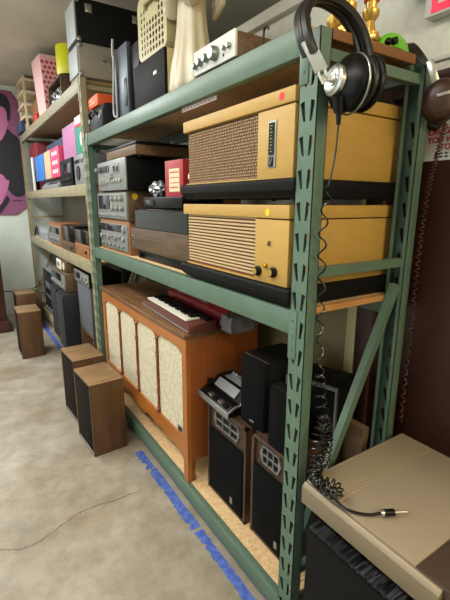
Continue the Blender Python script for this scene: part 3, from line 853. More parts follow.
B().box(Dc-.004, Dc, -W+.02, W-.02, .02, Hc-.02).obj('back_wall', m_crate, t)
b = B(); b.tube([(-.006, .06, .225), (-.014, .04, .245), (-.014, -.05, .245), (-.006, -.07, .225)], .010, 10); b.obj('handle', m_crate, t)
B().box(.10, .13, -W-.002, -W+.004, .07, .24, .003).obj('side_opening', m_black, t)
# slim device standing on edge
t = thing('slim_player', 'slim blue grey player standing on edge beside the black fronted speaker', 'player', (.03, 1.60, ZS))
B().box(.02, .30, -.165, .12, .006, .36, .004).obj('body', m_black, t)
B().box(-.004, .022, -.045, .125, .0, .385, .004).obj('face_panel', m_bluegrey, t)
B().box(-.007, -.003, -.03, .01, .05, .20, .002).obj('slot', m_black, t)
b = B(); b.tube(spline([(-.02, .13, .44), (-.022, .14, .36), (-.02, .13, .32), (-.022, .165, .1), (-.022, .165, .03), (-.02, .135, .012), (-.015, .128, .02), (-.012, .130, .2), (-.012, .132, .33)], 6), .008, 8); b.obj('wire_stand', m_silver, t)
b = B(); b.prism([(-.01, .145), (.14, .18), (.14, .125), (-.01, .125)], 'z', .015, .25, bev=.004); b.obj('end_cap', m_charcoal, t)
# orange box on dark camera case
t = thing('camera_case', 'dark grey hard case under the orange box on top shelf', 'case', (.035, 2.285, ZS))
b = B(); b.prism([(0, 0), (.22, 0), (.22, .175), (.03, .175), (0, .12)], 'y', -.175, .175, bev=.012); b.obj('shell', m_charcoal, t)
b = B(); b.tube(spline([(-.002, .10, .10), (-.02, .06, .13), (-.02, -.05, .13), (-.002, -.09, .10)], 6), .009); b.obj('handle', m_black, t)
for y in (-.13, .13): B().box(-.008, .004, y-.02, y+.02, .07, .10, .003).obj('latch', m_grey, t)
t = thing('orange_box', 'small orange cardboard box with white print on the dark case', 'box', (.045, 2.345, ZS+.1755), 0)
B().box(0, .17, -.12, .12, 0, .075, .002).obj('carton', m_orange, t)
b = B()
for r_, z in enumerate((.045, .022)):
    y = .10
    while y > (-.04 if r_ else .0):
        w_ = random.uniform(.008, .02); b.box(-.0012, .001, y-w_, y, z, z+.013); y -= w_+.006
b.obj('lettering', m_cream, t)
# angel figure
t = thing('angel_figure', 'ivory plastic angel figure in pleated robe on the top shelf', 'figure', (.108, .930, ZS))
b = B(); rings = []
for i, (z, r) in enumerate(((0, .112), (.015, .118), (.03, .116), (.10, .110), (.18, .092), (.26, .080), (.33, .074), (.40, .076), (.45, .092), (.50, .088), (.54, .05), (.56, .035), (.59, .033))):
    ring = []
    for k in range(72):
        a = 2*PI*k/72; pl = (1+.10*math.cos(a*9)*max(0, 1-z/.42)); el = .82 if z < .42 else .72
        ring.append((math.cos(a)*r*pl*el, math.sin(a)*r*pl, z))
    rings.append(ring)
b.loft(rings); b.obj('robe', m_angel, t, ang=70)
b = B()
for s_ in (-1, 1):
    b.tube(spline([(0, s_*.085, .50), (-.02, s_*.105, .42), (-.05, s_*.085, .37), (-.085, s_*.03, .41)], 6), [.045]*7+[.05]*6+[.04]*6, 14)
b.obj('sleeve', m_angel, t)
b = B()
for s_ in (-1, 1):
    b.ell((-.100, s_*.012, .435), .016, .011, .03)
    for k in range(4): b.tube([(-.122+.009*k, s_*.008, .45), (-.121+.008*k, s_*.004, .475), (-.118+.006*k, s_*.002, .50-.004*abs(k-1.3))], [.006, .0055, .004], 8)
    b.tube([(-.125, s_*.012, .43), (-.137, s_*.006, .45), (-.135, s_*.003, .47)], [.006, .0055, .004], 8)
b.obj('hands', m_gold_dull, t)
b = B(); b.ell((-.005, 0, .66), .062, .056, .075); b.ell((-.068, 0, .655), .012, .010, .014); b.ell((-.06, 0, .627), .006, .018, .005)
for s_ in (-1, 1): b.ell((-.058, s_*.022, .672), .006, .010, .006)
b.obj('head', m_angel, t)
b = B(); b.ell((.012, 0, .675), .068, .068, .075)
for k in range(14):
    a = -1.9+3.8*k/13; b.ell((.015+.055*math.cos(a), .068*math.sin(a), .64), .022, .022, .045)
b.obj('hair', m_gold_dull, t)
for s_ in (-1, 1):
    b = B(); q = bmesh.new(); bmesh.ops.create_grid(q, x_segments=14, y_segments=22, size=1)
    out = [(.05, .30), (.13, .34), (.165, .48), (.15, .64), (.10, .78), (.06, .70), (.04, .5)]
    b.prism([(s_*y, z) for y, z in out], 'x', .075, .10, bev=.007)
    # feather rows in relief
    for r_ in range(9):
        for c_ in range(4):
            zz = .36+r_*.045; yy = .065+c_*.026
            if yy > .04+.12*math.sin(PI*min(1, max(0, (zz-.25)/.58))): continue
            b.ell((.074, s_*yy, zz), .006, .014, .02, u=8, v=6)
    b.obj('wing', m_angel, t, ang=50)

# lime thing and trophies on the near end of the top shelf
t = thing('tape_dispenser', 'lime green rounded plastic case with black knob on top board', 'case', (.385, .042, 2.1705), .30)
b = B(); b.ell((0.008, 0.012, .0), .098, .046, .062); bmesh.ops.bisect_plane(b.bm, geom=b.bm.verts[:]+b.bm.edges[:]+b.bm.faces[:], plane_co=(0, 0, .001), plane_no=(0, 0, -1), clear_outer=True)
es = [e for e in b.bm.edges if e.is_boundary]
bmesh.ops.contextual_create(b.bm, geom=es); b.obj('shell', m_lime, t, ang=60)
b = B(); b.cyl((-.066, -.004, .016), (-.072, -.026, .016), .011); b.ell((-.088, -.006, .012), .012, .011, .0115); b.obj('knob', m_black, t)
def trophy(label, loc, h, m_mid):
    t = thing('trophy', label, 'trophy', loc, .3, 'gold trophies on the top shelf')
    b = B(); b.box(-.035, .035, -.035, .035, 0, .022, .004); b.obj('base', m_gold_dull, t)
    b = B(); b.turned((0, 0, .022), (0, 0, 1), [(0, .030), (.01, .030), (.016, .018), (.045, .014), (.06, .026), (.075, .027), (.082, .016), (.10, .018)], 20); b.obj('stem', m_gold_dull, t)
    b = B(); b.turned((0, 0, .122), (0, 0, 1), [(0, .022), (.004, .025), (.075, .025), (.08, .022)], 20); b.obj('column', m_mid, t)
    b = B(); b.turned((0, 0, .202), (0, 0, 1), [(0, .03), (.012, .03), (.02, .014), (.05, .012), (.06, .02), (.09, .034), (.13, .042), (.14, .042)], 20); b.obj('cup', m_gold_dull, t)
    return t
trophy('gold trophy with red column beside the lime green case', (.302, .085, ZS), .3, M('red_glitter', '#b23a26', .35, kind='voronoi', col2='#d8643c', scale=(120, 120, 120)))
trophy('gold trophy with green column seen through the black headphone band', (.25, .19, ZS), .3, M('green_glitter', '#3f7032', .35, kind='voronoi', col2='#5a9144', scale=(120, 120, 120)))
trophy('gold trophy nearest the green post, directly behind the headphones', (.205, .095, ZS), .3, m_gold_dull)

# ------------------------------------------------------------------ headphones
def cup_disc(b, c, ax, prof, n=32, mi=0):
    ax = Vector(ax).normalized(); c = Vector(c)
    b.turned(c, c+ax, prof, n, mi); return b
t = thing('headphones', 'black headphones with chrome caps hung over the near green post', 'headphones', (.05, -.03, 1.95))
o0 = Vector(t.location)
def L(*p): return Vector(p)-o0
ax = Vector((-.96, .20, .10)).normalized()
c1 = Vector((.052, -.072, 2.006)); c2 = Vector((.098, -.080, 2.012))
b = B(); cup_disc(b, L(*c1), ax, [(-.004, .062), (.0, .072), (.010, .075), (.022, .070), (.032, .056), (.040, .042), (.044, .036)]); e1 = b.obj('ear_cup', m_black, t)
b = B(); cup_disc(b, L(*c1)+ax*.042, ax, [(0, .036), (.004, .040), (.016, .040), (.020, .034), (.016, .028), (.016, .016), (.021, .014), (.022, .006)]); b.obj('chrome_cap', m_chrome, e1)
b = B(); P = [L(*c1)-ax*.002+(Vector((0, 0, 1)).cross(ax).normalized()*math.cos(a)+Vector((0, 0, 1))*math.sin(a))*.075 for a in [2*PI*i/40 for i in range(40)]]
b.tube(P, .003, 8, closed=True); b.obj('rim_ring', m_steel, e1)
b = B(); P = [L(*c1)-ax*.010+(Vector((0, 0, 1)).cross(ax).normalized()*math.cos(a)+Vector((0, 0, 1))*math.sin(a))*.056 for a in [2*PI*i/40 for i in range(40)]]
b.tube(P, .012, 12, closed=True); b.obj('ear_pad', m_leather, e1)
b = B(); P = [L(*c2)+ax*.010+(Vector((0, 0, 1)).cross(ax).normalized()*math.cos(a)+Vector((0, 0, 1))*math.sin(a))*.055 for a in [2*PI*i/40 for i in range(40)]]
e2b = B(); cup_disc(e2b, L(*c2), ax*-1, [(-.004, .062), (.0, .072), (.006, .074), (.014, .070), (.022, .056), (.026, .040)]); e2 = e2b.obj('ear_cup', m_black, t)
b.tube(P, .012, 12, closed=True); b.obj('ear_pad', m_leather, e2)
b = B(); cup_disc(b, L(*c2)-ax*.024, ax*-1, [(0, .036), (.004, .040), (.010, .040), (.013, .034)]); b.obj('chrome_cap', m_chrome, e2)
# padded double band over the post top
def band(off, z_in, r):
    P = [(-.058+z_in, -.022+off, 2.075), (-.072+z_in, -.01+off, 2.12), (-.062+z_in, .012+off, 2.175), (-.022+z_in, .025+off, 2.222), (.035, .025+off, 2.238), (.10-z_in, .012+off, 2.220), (.142-z_in, -.005+off, 2.175), (.158-z_in, -.02+off, 2.12), (.157-z_in, -.03+off, 2.08)]
    return [L(*p) for p in spline(P, 6)]
b = B(); b.tube(band(-.016, 0, 0), .0125, 10); b.tube(band(.016, .004, 0), .0125, 10); b.tube(band(0, -.004, 0), .008, 8); b.obj('headband', m_leather, t)
for (p, q) in (((-.070, -.022, 2.105), (-.040, -.050, 2.030)), ((.158, -.03, 2.10), (.146, -.06, 2.065))):
    p, q = Vector(p), Vector(q); d = (q-p).normalized(); s_ = d.cross(Vector((.7, .7, 0))).normalized(); n_ = d.cross(s_)
    b = B(); R = []
    for k in (p, q): R.append([L(*(k+s_*.017+n_*.007)), L(*(k-s_*.017+n_*.007)), L(*(k-s_*.017-n_*.007)), L(*(k+s_*.017-n_*.007))])
    b.loft(R); b.tube([L(*(p+s_*.010)), L(*(q+d*.03+s_*.008))], .005, 8); b.tube([L(*(p-s_*.010)), L(*(q+d*.03-s_*.008))], .005, 8)
    b.obj('slider', m_chrome, t)
b = B(); b.tube([L(-.035, -.052, 2.02), L(-.03, -.06, 2.012), L(-.012, -.058, 2.010)], .007, 8); b.obj('yoke', m_chrome, t)
b = B(); b.cyl(L(.006, -.072, 1.968), L(.012, -.072, 1.930), .019, .013); b.cyl(L(.012, -.072, 1.932), L(.016, -.070, 1.90), .008, .006); b.obj('cable_boot', m_black, t)
# its lead: straight, stretched coil, heap of coils, plug on the tan box
xs = spline([(.016, -.070, 1.90), (.030, -.052, 1.82), (.03, -.035, 1.74)], 6)
co = helix([(.03, -.035, 1.74), (.022, -.03, 1.60), (.03, -.03, 1.45), (.034, -.03, 1.30), (.045, -.035, 1.14)], .0120, 9, 14)
heap = helix([(.045, -.035, 1.14), (.055, -.035, 1.05), (.065, -.05, .97)], .016, 5, 14, .022)
heap2 = helix([(.065, -.05, .97), (.085, -.045, .90), (.07, -.055, .83), (.045, -.05, .80), (.012, -.075, .785), (-.01, -.12, .80)], .021, 22, 14, .017)
heap3 = helix([(-.01, -.12, .80), (.005, -.165, .79), (.02, -.15, .80), (.0, -.085, .795), (.03, -.06, .84), (.045, -.045, .92), (.075, -.045, .97)], .020, 22, 14, .022)
pts = xs+co+heap+heap2+heap3
b = B(); b.tube(pts, .0028, 6)
b.tube(spline([(-.01, -.12, .79), (.0, -.16, .775), (.005, -.215, .768), (.04, -.262, .767), (.075, -.285, .772)], 8), .0045, 8)
for P_ in (pts,): pass
cd = b.obj('coiled_cord', m_cord, t); cd.location = -o0
b = B(); b.cyl((.075, -.285, .774), (.083, -.290, .774), .011, n=16, mi=1); b.cyl((.083, -.290, .774), (.112, -.306, .774), .0105, n=16); b.cyl((.112, -.306, .774), (.146, -.325, .774), .0032, n=12, mi=1); b.ell((.147, -.3255, .774), .005, .005, .004, mi=1)
pl = b.obj('jack_plug', [m_black, m_chrome], t); pl.location = -o0

t = thing('headphones', 'brown cupped headphones hung on the rear green post by the notice', 'headphones', (.52, -.05, 2.0))
o0 = Vector(t.location)
ax = Vector((-.80, -.60, 0)).normalized()
c1 = Vector((.515, -.058, 2.026))
def oval(b, c, ax, prof, sx, mi=0, n=32):
    s_ = Vector((0, 0, 1)).cross(ax).normalized(); u = Vector((0, 0, 1))
    b.loft([[c+ax*tt+s_*r*sx*math.cos(2*PI*k/n)+u*r*math.sin(2*PI*k/n) for k in range(n)] for tt, r in prof], mi); return b
b = B(); oval(b, L(*c1), ax, [(-.012, .059), (-.01, .067), (.0, .069), (.022, .066), (.034, .055), (.039, .038), (.040, .01)], .82); e1 = b.obj('ear_cup', m_brown_cup, t)
b = B(); s_ = Vector((0, 0, 1)).cross(ax).normalized()
b.box(-.02, .02, -.003, .003, -.005, .005, .001)
b.xf(Matrix.Translation(L(*c1)+ax*.042+Vector((0, 0, .012))) @ Matrix((s_, ax, Vector((0, 0, 1)))).transposed().to_4x4() @ Matrix.Rotation(-.25, 4, 'Y')); b.obj('emblem', m_alu, e1)
b = B(); P = [L(*c1)-ax*.022+(s_*.78*math.cos(a)+Vector((0, 0, 1))*math.sin(a))*.055 for a in [2*PI*i/36 for i in range(36)]]
b.tube(P, .016, 10, closed=True); b.obj('ear_pad', m_leather, e1)
HS = 1
c2 = c1-ax*.165+Vector((.02, .0, 0))
b = B(); oval(b, L(*c2), ax*-1, [(-.012, .059), (-.01, .067), (.0, .069), (.022, .066), (.034, .055), (.039, .038), (.040, .01)], .82); e2 = b.obj('ear_cup', m_brown_cup, t)
b = B(); P = [L(*c2)+ax*.022+(s_*.78*math.cos(a)+Vector((0, 0, 1))*math.sin(a))*.055 for a in [2*PI*i/36 for i in range(36)]]
b.tube(P, .016, 10, closed=True); b.obj('ear_pad', m_leather, e2)
cen = (c1+c2)/2
P = []
for i in range(25):
    a = PI*i/24; s0 = Vector((0, 0, 1)).cross(ax).normalized(); P.append(cen+ax*(.088*math.cos(a))+Vector((0, 0, .115+.092*math.sin(a)))-s0*HS*(.062+.078*math.sin(a)))
b = B()
rg = []
for i, p in enumerate(P):
    a = PI*i/24; nrm = (ax*math.cos(a)+Vector((0, 0, 1))*math.sin(a)).normalized(); wd = .012+.017*math.sin(a)
    rg.append([L(*(p+s_*wd+nrm*.004)), L(*(p-s_*wd+nrm*.004)), L(*(p-s_*wd-nrm*.004)), L(*(p+s_*wd-nrm*.004))])
b.loft(rg); b.obj('headband', m_leather, t)
for sg in (1, -1):
    b = B(); q = cen+ax*(.088*sg)-s_*.040
    b.box(-.012, .012, -.004, .004, .050, .130, .002)
    b.xf(Matrix.Translation(L(*q)) @ Matrix((s_, ax, Vector((0, 0, 1)))).transposed().to_4x4() @ Matrix.Translation((0, 0, .09)) @ Matrix.Rotation(-.35, 4, 'Y') @ Matrix.Translation((0, 0, -.09))); b.obj('slider', m_chrome, t)
P = helix([(.515, -.083, 1.953), (.513, -.07, 1.86), (.515, -.05, 1.74), (.525, -.035, 1.5), (.53, -.035, 1.2), (.532, -.035, .82)], .0075, 52, 10)
b = B(); b.tube(P, .0022, 6); cd = b.obj('coiled_cord', m_brown_cup, t); cd.location = -o0

# ------------------------------------------------------------------ tan slab and black speaker in front of the rack end
t = thing('floor_monitor', 'black ash veneer speaker standing below the tan stereo unit', 'speaker', (-.035, -.34, 0))
B().box(.012, .42, -.25, .25, .0, .628, .003).obj('cabinet', m_black_wood, t)
B().box(.0, .014, -.245, .245, .012, .615, .003).obj('front_panel', m_black_matte, t)
t = thing('tan_stereo', 'flat tan metal stereo unit with ribbed top and dark brown end', 'stereo', (0, -.32, .6285))
YN, YF = -.125, .285
b = B(); b.box(.012, .552, YN, YF, .045, .131, .004); b.obj('body', m_tanbox, t)
for k in range(14):
    y = YF-.012-k*.0095
    if k == 0: b = B()
    b.box(.02, .545, y-.0032, y+.0032, .130, .1345, .0012)
b.obj('vent_ribs', m_tan_rib, t)
b = B(); b.prism([(-.008, .045), (.013, .045), (.013, .122), (.004, .122), (-.008, .108)], 'y', -.20, YF+.002, bev=.002); b.obj('fascia', m_tanbox_lite, t)
B().box(.010, .553, -.34, YN-.0005, .045, .129, .006).obj('end_block', m_brown_plastic, t)
b = B()
for k in range(5): b.box(.012-.004, .013, -.225-.022*k, -.212-.022*k, .055, .10, .001)
b.obj('front_keys', m_brown_plastic, t)
b = B()
for x in (.06, .35):
    for y in (-.2, .2): b.cyl((x, y, .0), (x, y, .047), .018)
b.obj('foot', m_black, t)

# ------------------------------------------------------------------ things on the tan rack
TZ = [z+.0035 for z in T2Z]
def simple(name, label, cat, m, loc, w, h, d, rz=0, group=None, part='carton', bev=.004):
    t = thing(name, label, cat, loc, rz, group)
    B().box(0, d, -w/2, w/2, 0, h, bev).obj(part, m, t); return t
def flight(label, loc, h, md, mf):
    t = thing('equipment_case', label, 'case', loc, 0, 'equipment cases stacked on the tan rack')
    B().box(.008, .545, -.145, .145, 0, h, .006).obj('shell', md, t)
    B().box(-.003, .010, -.13, .13, .02, h-.02, .003).obj('front_cover', m_lightgrey, t)
    for x in (.02, .535):
        for z in (.02, h-.02): B().ell((x, -.145, z), .018, .008, .018, u=10, v=8).obj('corner_cap', m_steel, t)
    return t
q = flight('grey scuffed equipment case with round hole, under the black case', (.0, 2.635, TZ[3]), .232, m_grey_case, m_lightgrey)
b = B(); b.turned((.262, -.145, .10), (.262, -1, .10), [(0, .045), (.012, .045), (.014, .03), (.006, .026)], 24); b.obj('port_ring', m_alu, q)
b = B(); b.box(.175, .225, -.15, -.143, .13, .165, .002); b.cyl((.20, -.146, .145), (.20, -.17, .145), .02); b.obj('latch', m_steel, q)
q2 = flight('black equipment case on top of the grey scuffed one', (.0, 2.635, TZ[3]+.2325), .295, m_black_matte, m_lightgrey)
for x in (.10, .46):
    b = B(); b.box(x-.025, x+.025, -.149, -.143, .205, .26, .002); b.obj('latch', m_steel, q2)
# popcorn tub, yellow tub, crate of wires, rack of trays, boxes
t = thing('popcorn_box', 'tall pink and white popcorn box with red diamond print', 'box', (.09, 4.27, TZ[3]), .05)
b = B(); w0, w1, Hh = .165, .195, .58
def sq(w_, z): return [(-w_+.12, -w_, z), (w_+.12, -w_, z), (w_+.12, w_, z), (-w_+.12, w_, z)]
n = 14
t_ = [sq(w0+(w1-w0)*i/n, Hh*i/n) for i in range(n+1)]; b.loft(t_, cap=False); b.loft([sq(w0, .001), sq(w0, .003)])
b.obj('carton', m_popcorn, t)
b = B()
for i in range(11):
    z = .03+i*.048; w_ = w0+(w1-w0)*z/Hh
    for k in range(8):
        u = -.9+(k+.5*(i % 2))*.24
        if abs(u) > .93: continue
        dz, dy = .020, .105*w_
        x_ = .12-w_-.0015
        y_ = -w_-.0015
        vs = [(.12+u*w_-dy, y_, z), (.12+u*w_, y_, z-dz), (.12+u*w_+dy, y_, z), (.12+u*w_, y_, z+dz)]
        b.bm.faces.new([b.bm.verts.new(v) for v in vs])
b.obj('diamond_print', m_popcorn_red, t)
t = thing('wooden_box', 'open fronted wooden box of wires under the yellow tub', 'box', (.07, 3.72, TZ[3]), .0)
b = B(); b.box(0, .26, -.30, -.285, 0, .245, .002); b.box(0, .26, .285, .30, 0, .245, .002); b.box(0, .26, -.285, .285, 0, .015); b.box(0, .26, -.285, .285, .23, .245); b.box(.25, .26, -.285, .285, .015, .23)
b.obj('box_frame', m_walnut_y, t)
b = B()
for k in range(9): 
    y = -.24+.06*k; b.tube(spline([(.03, y, .03), (.02, y+.05*random.uniform(-1, 1), .09), (.05, y+.06*random.uniform(-1, 1), .13), (.03, y+.03, .17)], 5), .012, 6)
b.obj('wire_bundle', m_foil, t, kind='stuff')
t = thing('yellow_tub', 'bright yellow round tub with black rim on the wooden box', 'tub', (.21, 3.62, TZ[3]+.2455))
b = B(); b.turned((0, 0, 0), (0, 0, 1), [(0, .085), (.03, .095), (.04, .105)], 28); b.obj('black_rim', m_black, t)
b = B(); b.turned((0, 0, .038), (0, 0, 1), [(0, .118), (.01, .120), (.25, .118), (.262, .11)], 32); b.obj('drum', m_yellow, t)
t = simple('red_board', 'red upright panel between popcorn box and yellow tub', 'panel', m_red_bright, (.345, 3.94, TZ[3]), .30, .52, .03, 0, None, 'sheet')
t = thing('tray_rack', 'stack of pale wooden trays at the far end of tan top shelf', 'rack', (.02, 5.55, TZ[3]))
for x in (0, .40):
    for y in (-.24, .24): B().box(x, x+.03, y-.015, y+.015, 0, .66, .002).obj('post', m_cream, t)
for z in (.15, .30, .45, .60):
    b = B(); b.box(-.02, .45, -.26, .26, z, z+.03, .002); b.obj('tray', m_cream, t)
simple('dark_carton', 'dark grey cardboard box behind the tray rack on tan rack', 'box', m_charcoal, (.15, 4.98, TZ[3]+.0), .40, .55, .3)
simple('blue_carton', 'small navy box at the far end of the tan top shelf', 'box', m_blue_cloth, (-.035, 5.62, TZ[3]+.0), .42, .13, .05)
simple('orange_carton', 'orange brown box beside the popcorn box on tan top shelf', 'box', m_orange_wood, (.06, 4.85, TZ[3]), .46, .27, .08)
simple('small_red_box', 'little red box leaning before the orange brown box', 'box', m_red_bright, (.02, 4.62, TZ[3]), .16, .085, .035)

# second level
z = TZ[2]
simple('red_album_box', 'dark red upright box at the far end of tan second shelf', 'box', m_dullred, (.10, 5.52, z), .62, .62, .28)
simple('navy_carton', 'wide navy box stacked high behind the blue and beige cartons', 'box', m_blue_cloth, (.17, 4.35, z+.34), 1.2, .20, .3)
simple('storage_tub', 'black tub supporting the wide navy box on tan rack', 'box', m_black_matte, (.16, 4.45, z), .9, .339, .28)
t = simple('blue_box', 'bright blue upright box on the tan second shelf', 'box', m_blue, (.045, 4.83, z+.112), .60, .30, .11)
simple('beige_box', 'beige box standing beside the bright blue one', 'box', m_beige, (.05, 4.32, z+.112), .36, .30, .10)
t = simple('pink_box', 'pink box with white squares between beige box and black recorder', 'box', m_pink, (.05, 3.905, z+.112), .46, .30, .10)
b = B()
for i in range(3):
    for j in range(3): b.box(-.002, .0005, .09-i*.10-.03, .09-i*.10+.035, .04+j*.09, .04+j*.09+.04)
b.obj('white_squares', m_white, t)
t = thing('gift_bag', 'tall lilac and pink patterned box beside the teal box', 'box', (.085, 3.35, z+.256))
B().box(0, .10, -.25, .25, 0, .30, .004).obj('carton', m_purple, t)
t = thing('teal_box', 'tall teal box with white label and red corner by the tan upright', 'box', (.055, 2.83, z+.2555))
B().box(0, .1, -.14, .13, 0, .30, .003).obj('carton', m_teal, t)
B().box(-.002, .001, -.138, .128, .235, .298).obj('white_band', m_white, t)
B().box(-.003, .001, -.138, .128, .215, .237).obj('red_band', m_red_bright, t)
B().cyl((-.002, -.07, .11), (.001, -.07, .11), .055, n=20).obj('round_label', m_white, t)
t = hifi('tape_recorder', 'black cassette recorder under the lilac box on tan rack', 'recorder', (.05, 3.40, z), .52, .255, .3, m_black, m_black_matte)
for i in range(6): knob(t, -.004, .22-.085*i, .06, .02, .02, m_charcoal)
B().box(-.007, -.003, -.22, .20, .12, .21, .002).obj('cassette_window', m_display, t)
t = hifi('grey_radio', 'grey boombox radio against the tan upright, under teal box', 'radio', (.05, 2.87, z), .36, .255, .3, m_grey, m_silver)
B().cyl((-.004, .04, .1), (-.012, .04, .1), .06, n=24).obj('speaker_cone', m_charcoal, t)
B().box(-.007, -.003, -.15, .15, .18, .21, .001).obj('dial', m_display, t)
t = thing('console_unit', 'low grey unit with sloping front at the shelf edge under blue box', 'unit', (.0455, 4.35, z))
b = B(); b.prism([(0, 0), (.10, 0), (.10, .111), (.07, .105), (.0, .03)], 'y', -.55, .45, bev=.006); b.obj('body', m_grey, t)
for k in range(4): b = B().prism([(.015, .046), (.04, .073), (.038, .077), (.012, .049)], 'y', -.42+.14*k, -.34+.14*k); b.obj('button', m_charcoal, t)
t = simple('white_board', 'narrow white upright board at the far end of second shelf', 'board', m_white, (.02, 5.22, z), .10, .42, .02, 0, None, 'sheet')
t = simple('black_player', 'small black player beside the narrow white board', 'player', m_black, (.06, 5.42, z), .3, .26, .03, 0, None, 'body')

# third level
z = TZ[1]
t = thing('glass_cover', 'clear dust cover with dark hinge at far end of third shelf', 'dust cover', (.04, 5.15, z))
b = B(); b.box(0, .30, -.50, .46, .16, .165); b.box(0, .005, -.50, .46, 0, .16); b.box(0, .3, -.50, -.495, 0, .16); b.box(0, .3, .455, .46, 0, .16); b.obj('cover', m_clear, t)
b = B(); b.box(.02, .26, -.46, .42, 0, .05, .004); b.obj('base', m_charcoal, t)
b = B(); b.tube(spline([(-.01, .46, .03), (-.01, .35, .12), (-.01, .25, .16), (-.01, .2, .05)], 6), .012, 8); b.obj('hinge', m_black, t)
t = hifi('stereo_receiver', 'small wooden cased receiver with silver face on tan third shelf', 'receiver', (.035, 4.18, z), .66, .255, .3, m_orange_wood, m_alu, bezel=.03)
B().box(-.007, -.003, -.27, .27, .145, .215, .002).obj('tuning_dial', m_display, t)
for i in range(5): knob(t, -.004, .22-.11*i, .08, .022)
def lidded(label, y, w, mb, hb_, hl, ml):
    t = thing('record_player', label, 'turntable', (.035, y, z), 0, 'turntables on the tan third shelf')
    B().box(0, .36, -w/2, w/2, .0, hb_, .004).obj('base', mb, t)
    b = B(); b.box(.006, .354, -w/2+.006, w/2-.006, hb_+.001, hb_+hl, .004); b.obj('dust_cover', ml, t)
    knob(t, 0, -w/2+.08, hb_*.5, .014, .014, m_black)
    return t
lidded('turntable with dark brown base and smoked cover on third shelf', 3.54, .56, m_walnut_y, .10, .16, m_smoke_dark)
lidded('turntable with honey wood base and black cover by tan upright', 2.97, .50, m_orange_wood, .12, .13, m_smoke_dark)

# bottom level
z = TZ[0]
t = thing('hifi_stand', 'low black hifi rack shelf carrying separates on the tan bottom shelf', 'stand', (.04, 4.90, z))
t = hifi('cassette_deck', 'black cassette deck lowest in the stack by the far upright', 'cassette deck', (.04, 4.95, z), .70, .17, .3, m_black, m_charcoal)
for i in range(4): knob(t, -.004, .24-.15*i, .05, .02, .014, m_silver)
bpy.data.objects.remove(bpy.data.objects['hifi_stand'])
t = hifi('equalizer', 'black equalizer second from bottom of the far stack', 'equalizer', (.04, 4.95, z+.171), .70, .13, .3, m_black, m_black_matte)
for i in range(8): B().box(-.010, -.003, -.27+.07*i, -.255+.07*i, .04, .09, .002).obj('slider', m_silver, t)
t = hifi('stereo_tuner', 'black tuner with grey screen in the far stack', 'tuner', (.04, 4.95, z+.302), .70, .17, .3, m_black, m_charcoal)
B().box(-.007, -.003, -.1, .2, .05, .13, .002).obj('screen', m_silver, t)
t = hifi('video_player', 'grey video player on top of the far black stack', 'video player', (.04, 4.95, z+.473), .72, .125, .32, m_grey, m_charcoal)
B().box(-.007, -.003, -.1, .3, .06, .1, .002).obj('tape_slot', m_black, t)
def tall(label, loc, w, h, d, mc, mf, grp, rz=0):
    t = thing('tower_speaker', label, 'speaker', loc, rz, grp)
    b = B(); P = rounded(1, 1, .1)
    b.box(.015, d, -w/2, w/2, 0, h, .015); b.obj('cabinet', mc, t)
    B().box(0, .02, -w/2+.008, w/2-.008, .02, h-.02, .008).obj('grille', mf, t)
    return t
tall('tall charcoal tower speaker jutting out from the tan bottom shelf, nearer one', (-.12, 3.42, z), .32, .60, .34, m_charcoal, m_charcoal_front, 'charcoal tower speakers')
tall('tall charcoal tower speaker beside the other, farther one', (-.10, 3.85, z), .32, .60, .34, m_charcoal, m_charcoal_front, 'charcoal tower speakers')
t = hifi('stereo_receiver', 'walnut cased silver receiver lying on the charcoal tower speakers', 'receiver', (-.06, 3.72, z+.6015), .72, .18, .34, m_walnut_y, m_alu, bezel=.012)
B().box(-.007, -.003, -.2, .30, .09, .165, .002).obj('tuning_dial', m_display, t)
for i in range(6): knob(t, -.004, .28-.11*i, .045, .02)
t = thing('clock_radio', 'small clock radio with white face on the walnut cased receiver', 'clock radio', (-.02, 3.70, z+.782))
B().box(.004, .2, -.22, .22, 0, .118, .01).obj('case', m_walnut_y, t)
B().box(-.004, .006, -.02, .212, .008, .110, .004).obj('face', m_white, t)
B().box(-.006, -.003, .04, .18, .04, .085, .002).obj('clock_window', m_silver, t)
B().cyl((-.0, -.12, .06), (.005, -.12, .06), .04, n=24).obj('speaker_dial', m_cream, t); 
t = thing('grey_speaker', 'grey cloth speaker on wooden stand against the tan upright', 'speaker', (.03, 3.00, z))
B().box(.02, .3, -.24, .24, .28, .745, .004).obj('cabinet', m_greycloth, t)
B().box(.0, .022, -.235, .235, .285, .74, .008).obj('grille', m_greycloth, t)
b = B(); b.box(.0, .3, -.24, -.215, 0, .28, .003); b.box(.0, .3, .215, .24, 0, .28, .003); b.box(.0, .3, -.215, .215, .25, .28, .003); b.box(.0, .03, -.215, .215, .05, .08, .003); b.obj('stand', m_walnut_y, t)
t = hifi('cassette_deck', 'silver cassette deck on the grey cloth speaker', 'cassette deck', (.02, 3.00, z+.7465), .52, .12, .3, m_black, m_alu)
B().box(-.007, -.003, .03, .2, .04, .1, .002).obj('cassette_window', m_display, t)
for i in range(5): knob(t, -.004, -.02-.05*i, .045+.03*(i % 2), .018)
t = simple('cardboard_box', 'open brown cardboard box on the floor behind far walnut speakers', 'box', m_card, (-.11, 5.55, 0), .42, .39, .10)

